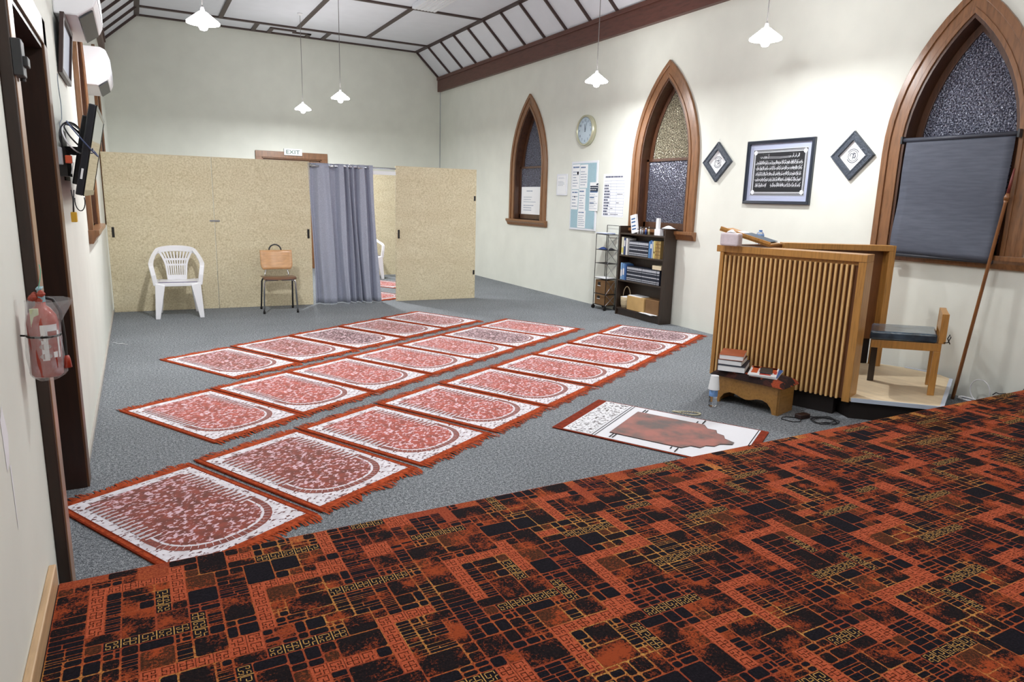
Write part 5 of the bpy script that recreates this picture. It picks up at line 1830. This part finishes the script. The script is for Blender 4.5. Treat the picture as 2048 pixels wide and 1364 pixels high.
for z0, z1 in ((.065, .225), (.225, .445), (.445, .66), (.66, .85), (.85, 1.065)):
    b = MB()
    b.tube([(RX0 + .002, RY0, z0), (RX1, RY0, z1)], .0022, 5); b.tube([(RX0 + .002, RY0, z1), (RX1, RY0, z0)], .0022, 5)
    b.tube([(RX1, RY0, z0), (RX1, RY1, z1)], .0022, 5); b.tube([(RX1, RY0, z1), (RX1, RY1, z0)], .0022, 5)
    b.build('cross_brace', M_steel, t, True)
def storage(z, h, label, blue=False):
    t = thing('storage_box', label, 'box', (5.825, 7.915, z))
    b = MB(); b.box(-.078, .08, -.125, .125, 0, h); b.build('box', M_brownbox, t, bevel=.003)
    b = MB(); b.box(-.081, -.079, .0, .06, h * .62, h * .86); b.build('hand_hole', M_black, t, bevel=.001)
    b = MB(); b.box(-.083, -.0805, -.006, .066, h * .56, h * .60) ; b.build('handle_rim', M_white, t)
storage(.231, .19, 'brown storage box with a hand hole, upper one in the wire rack')
storage(.071, .145, 'brown storage box at the very bottom of the wire rack')
b = MB(); b.grid(lambda s, r: (-.05 + .1 * r, -.07 + .14 * s, .03 * math.sin(PI * s) * math.sin(PI * r) + .004), 10, 8); b.grid(lambda s, r: (-.05 + .1 * r, -.07 + .14 * s, .0), 1, 1)
o = b.build('skullcap', mat('cloth_blue', (34, 56, 110), .8), None, smooth=True, loc=(5.80, 7.97, .855)); tag(o, 'blue folded cloth cap on the second tier of the wire rack', 'cap')
b = MB(); b.grid(lambda s, r: (-.04 + .08 * r, -.05 + .10 * s, .022 * math.sin(PI * s) * math.sin(PI * r) + .004), 10, 8); b.grid(lambda s, r: (-.04 + .08 * r, -.05 + .10 * s, .0), 1, 1)
o = b.build('skullcap', mat('cloth_black', (26, 28, 36), .8), None, smooth=True, loc=(5.84, 7.83, .855)); tag(o, 'dark cloth cap behind the blue one on the wire rack', 'cap')
for i, (z, rz, m_, lab) in enumerate(((1.070, .1, M_paper, 'white sheets on the top tier of the wire rack'), (1.077, -.08, mat('folder_blue_grey', (96, 120, 170), .5), 'blue folder lying on the white sheets on top of the wire rack'), (1.0835, .16, mat('paper_pale_blue', (212, 220, 236), .7), 'pale blue paper topmost on the wire rack'))):
    b = MB(); b.box(-.08, .08, -.12, .12, 0, .006); o = b.build('document_stack' if i == 0 else ('folder' if i == 1 else 'paper_sheet'), m_, None, loc=(5.815 - .01 * i, 7.93, z), rotz=rz); tag(o, lab, 'papers')
b = MB(); b.box(-.08, .08, -.12, .12, 0, .010); o = b.build('document_stack', M_paper, None, loc=(5.82, 7.92, .450), rotz=.08); tag(o, 'white papers lying above the storage boxes in the wire rack', 'papers')

# ================================================================= LEFT WALL THINGS
def aircon(y, zt, label):
    t = thing('air_conditioner', label, 'air conditioner', (XL, y, zt - .33))
    b = MB()
    prof = [(0.0, 0.0), (0.12, 0.0), (0.205, 0.06), (0.225, 0.10), (0.225, 0.24), (0.20, 0.31), (0.16, 0.33), (0.0, 0.33)]
    b.prism(prof, lambda u, v, d: (u, d, v), 0, .86)
    b.build('casing', M_white, t, bevel=.01)
    b = MB(); b.prism([(0.125, -.003), (0.128, -0.008), (0.20, 0.044), (0.196, 0.05)], lambda u, v, d: (u, d, v), .04, .82)
    b.build('louvre', M_dgrey, t)
    b = MB(); b.box(.2255, .229, .02, .84, .11, .235); b.build('front_panel', M_whitem, t, bevel=.003)
    return t
ac = aircon(7.48, 2.74, 'white wall mounted air conditioner between the left wall windows, the farther one')
dup(ac, (XL, 5.02, 2.49), 0, 'white wall mounted air conditioner at the top left edge of the photo, the nearer one')
# framed picture tilting off the left wall
t = thing('wall_picture', 'dark framed picture seen edge-on, leaning out from the left wall above the cables', 'picture', (XL, 4.9, 2.15))
b = MB()
for z0, z1, y0, y1 in ((.0, .33, 0, .03), (0, .33, .62, .65), (0, .03, .03, .62), (.30, .33, .03, .62)):
    P = lambda y, z, e: (0.004 + .035 * z / .33 + e, y, z)
    vs = [P(y, z, e) for e in (0, .022) for z in (z0, z1) for y in (y0, y1)]
    b.add(vs, [(0, 1, 3, 2), (4, 6, 7, 5), (0, 4, 5, 1), (2, 3, 7, 6), (0, 2, 6, 4), (1, 5, 7, 3)])
b.build('frame', mat('frame_dark_brown', (54, 36, 34), .4), t, bevel=.002)
b = MB(); vs = [(0.010 + .035 * z / .33, y, z) for z in (.02, .31) for y in (.02, .63)]; b.add(vs, [(0, 1, 3, 2)])
b.build('print', mat('print_pale', (176, 186, 206), .3), t, solid=.004)
# television on a tilting bracket
t = thing('television', 'black flat television tilted down on a bracket on the left wall', 'television', (-.24, 4.3, 1.46))
TB = Vector((0, 0, 0)); 
def TV(u, v, d):  # u along wall, v up the tilted screen, d out of the screen
    n = Vector((0.978, 0.0, -0.208)); up_ = Vector((0.208, 0.0, 0.978)); al = Vector((0.0, 1.0, 0))
    return tuple(al * u + up_ * v + n * d)
def tbox(b, u0, u1, v0, v1, d0, d1, mi=0):
    vs = [TV(u, v, d) for d in (d0, d1) for v in (v0, v1) for u in (u0, u1)]
    b.add(vs, [(0, 1, 3, 2), (4, 6, 7, 5), (0, 4, 5, 1), (2, 3, 7, 6), (0, 2, 6, 4), (1, 5, 7, 3)], mi)
b = MB(); tbox(b, 0, 1.0, 0, .475, -.035, 0); tbox(b, .15, .85, .05, .42, -.065, -.03); b.build('casing', mat('tv_casing_black', (28, 30, 38), .35), t, bevel=.006)
b = MB(); tbox(b, .02, .98, .03, .455, 0, .002); b.build('screen', mat('tv_screen', (60, 62, 66), .12, coat=1.0, spec=.8), t)
b = MB(); tbox(b, .0, .02, .0, .475, 0, .004); tbox(b, .98, 1.0, 0, .475, 0, .004); tbox(b, .02, .98, .455, .475, 0, .004); tbox(b, .02, .98, 0, .03, 0, .004)
b.build('bezel', M_glossyblack, t)
b = MB(); tbox(b, .02, .06, .10, .16, -.0665, -.065) ; tbox(b, -.001, .0, .085, .14, -.024, -.014)
b.build('rating_label', M_paper, t)
b = MB(); b.box(-.10, -.092, .35, .65, .08, .36); b.beam((-.095, .45, .25), (-.01, .45, .25), .03, .04); b.beam((-.095, .55, .25), (-.01, .55, .25), .03, .04)
b.box(-.098, -.06, .05, .35, .10, .24)
b.build('bracket', M_black, t)
# cable coil, plug box, hanging cables
t = thing('cable_bundle', 'coiled black and white cables hanging beside the television with an orange plug', 'cables', (XL, 4.3, 1.7))
for j, (m_, r_, off) in enumerate(((M_cable, .082, 0), (M_white, .076, .012), (M_cable, .070, .02), (mat('cable_blue_grey', (70, 84, 120), .5), .086, .03))):
    b = MB(); b.tube([(.025 + off + (.045 + .006 * j) * (1 + math.cos(a + .5 * j)), .10 + r_ * 1.6 * math.cos(a), .055 + r_ * math.sin(a)) for a in [i * PI / 14 for i in range(28)]], .004, 6, closed=True)
    b.build('coil', m_, t, smooth=True)
b = MB(); b.tube([(.01, .45 - .03 * math.sin(i), .42 - .035 * i) if i < 8 else (.012, .40 - .02 * i, .42 - .035 * i) for i in range(11)], .0025, 5); b.build('thin_lead', mat('lead_grey', (120, 130, 140), .5), t, smooth=True)
b = MB(); b.box(.035, .065, .02, .06, -.075, -.035); b.build('orange_plug', mat('plug_orange', (214, 92, 58), .5), t, bevel=.004)
b = MB(); b.box(0.0, .03, -.10, -.02, -.085, .0); b.build('wall_socket', M_grey, t, bevel=.003)
t = thing('hanging_cable', 'black cables with a yellow plug dangling below the television', 'cables', (-.28, 4.15, 1.36))
for j, yy in enumerate((0, .03)):
    b = MB(); b.tube([(0 + .01 * j, yy, .13), (.004, yy, .08), (.0, yy, .02)], .003, 6); b.build('lead', M_cable, t, smooth=True)
b = MB(); b.tube([(.03 + .022 * math.cos(a), .05, .075 + .05 * math.sin(a)) for a in [PI * .9 + i * PI / 9 for i in range(12)]], .0028, 6); b.build('loop', M_cable, t, smooth=True)
b = MB(); b.box(-.012, .014, -.01, .03, -.03, .02); b.build('yellow_plug', mat('plug_yellow', (206, 160, 50), .5), t, bevel=.003)

# ---------------------------------------------------------------- fire extinguisher
t = thing('fire_extinguisher', 'red fire extinguisher in a clear plastic bag hung on the left wall by the doorway', 'fire extinguisher', (-.278, 2.50, .925))
b = MB(); b.lathe([(0, .0), (.036, .0), (.042, .006), (.042, .165), (.038, .19), (.024, .212), (.014, .22), (.013, .235)], n=28); b.build('cylinder', M_red, t, smooth=True)
b = MB()
def curved(b, a0, a1, z0, z1, r, mi=0, n=8):
    A = [(r * math.cos(a0 + (a1 - a0) * i / n), r * math.sin(a0 + (a1 - a0) * i / n), z0) for i in range(n + 1)]
    Bb = [(x, y, z1) for x, y, z in A]
    b.add(A + Bb, [(i, i + 1, n + 2 + i, n + 1 + i) for i in range(n)], mi)
A0 = -PI / 2 + .05
curved(b, A0 - .15, A0 + 1.0, .145, .165, .0426); curved(b, A0 - .15, A0 + .28, .055, .145, .0426)
curved(b, A0 + .95, A0 + 1.15, .06, .145, .0426); curved(b, A0 + .55, A0 + .85, .062, .08, .0428, 0)
for i, z in enumerate((.068, .098, .125)):
    b.add([(.0429 * math.cos(A0 + .07 + .016 * math.cos(q) / .042), .0429 * math.sin(A0 + .07 + .016 * math.cos(q) / .042), z + .009 * math.sin(q)) for q in [j * PI / 5 for j in range(10)]], [tuple(range(10))], 1)
b.build('instruction_label', [M_paper, mat('label_mark', (176, 150, 146), .6)], t)
b = MB(); b.tube([(.0435 * math.cos(a), .0435 * math.sin(a), .128) for a in [i * PI / 12 for i in range(24)]], .0035, 6, closed=True); b.tube([(-.043, 0, .128), (-.06, 0, .13)], .003, 6); b.build('strap', M_black, t, smooth=True)
b = MB(); b.lathe([(.012, .228), (.014, .232), (.014, .252), (.008, .256)], n=14); b.box(-.008, .008, -.006, .050, .248, .256); b.box(-.008, .008, -.006, .045, .268, .274); b.box(-.005, .005, -.008, .0, .25, .274)
b.build('valve', mat('valve_pale_blue', (140, 172, 182), .4), t, bevel=.002)
b = MB(); b.tube([(.0, .012, .245), (.03, .02, .235), (.048, .01, .20), (.052, .005, .12), (.052, .0, .06), (.052, -.004, .045)], .005, 8); b.build('hose', M_black, t, smooth=True)
b = MB(); b.lathe([(.006, .06), (.009, .05), (.012, .022), (.0, .022)], (.054, -.004, 0), 12); b.build('nozzle', M_red, t, smooth=True)
b = MB(); b.tube([(0.0, .0, .274), (.006, 0, .30), (.010, .0, .325), (.008, .0, .345)], .0012, 5); b.build('green_tag_string', mat('string_green', (110, 196, 170), .5), t)
b = MB(); b.box(-.026, -.004, -.034, -.026, .16, .215); b.build('inspection_tag', mat('tag_pale_green', (206, 214, 176), .7), t, bevel=.001)
b = MB()
rnd = random.Random(3)
for i in range(5):
    x, y, z = rnd.uniform(-.02, .01), rnd.uniform(-.02, .0), .235 + rnd.uniform(0, .035)
    b.lathe([(0, -.012), (.010, -.006), (.012, .0), (.007, .008), (0, .012)], (x, y, z), 7)
b.build('ribbon', mat('ribbon_red_brown', (158, 66, 48), .5), t)
b = MB()
def bag(s, r):
    a = 2 * PI * s
    z = -.012 + r * .25
    rr = .047 + .004 * math.sin(a * 5 + r * 9) + .003 * math.sin(a * 11 + 4 * r) + (.028 * max(0, r - .72) / .28 if math.cos(a) > 0 else -.004 * r)
    if r < .06: rr *= .55 + r * 7.5
    x = rr * math.cos(a); y = rr * math.sin(a)
    if x < -.058: x = -.058
    return (x + (.02 * max(0, r - .7)), y, z)
b.grid(bag, 40, 24)
b.build('plastic_bag', M_film, t, smooth=True, fixn=False)
# scuff marks on the near wall plaster
b = MB(); b.add([(XL + .0008, y, z) for y, z in ((2.06, .78), (2.10, .79), (2.13, .86), (2.09, .95), (2.05, .92))], [(0, 1, 2, 3, 4)])
b.add([(XL + .0008, y, z) for y, z in ((2.105, .60), (2.11, .60), (2.118, .78), (2.10, .78))], [(0, 1, 2, 3)])
o = b.build('wall_patch', mat('plaster_patch_white', (236, 236, 240), .7), None, fixn=False); tag(o, 'white filler patch on the near left wall below the extinguisher', 'patch')
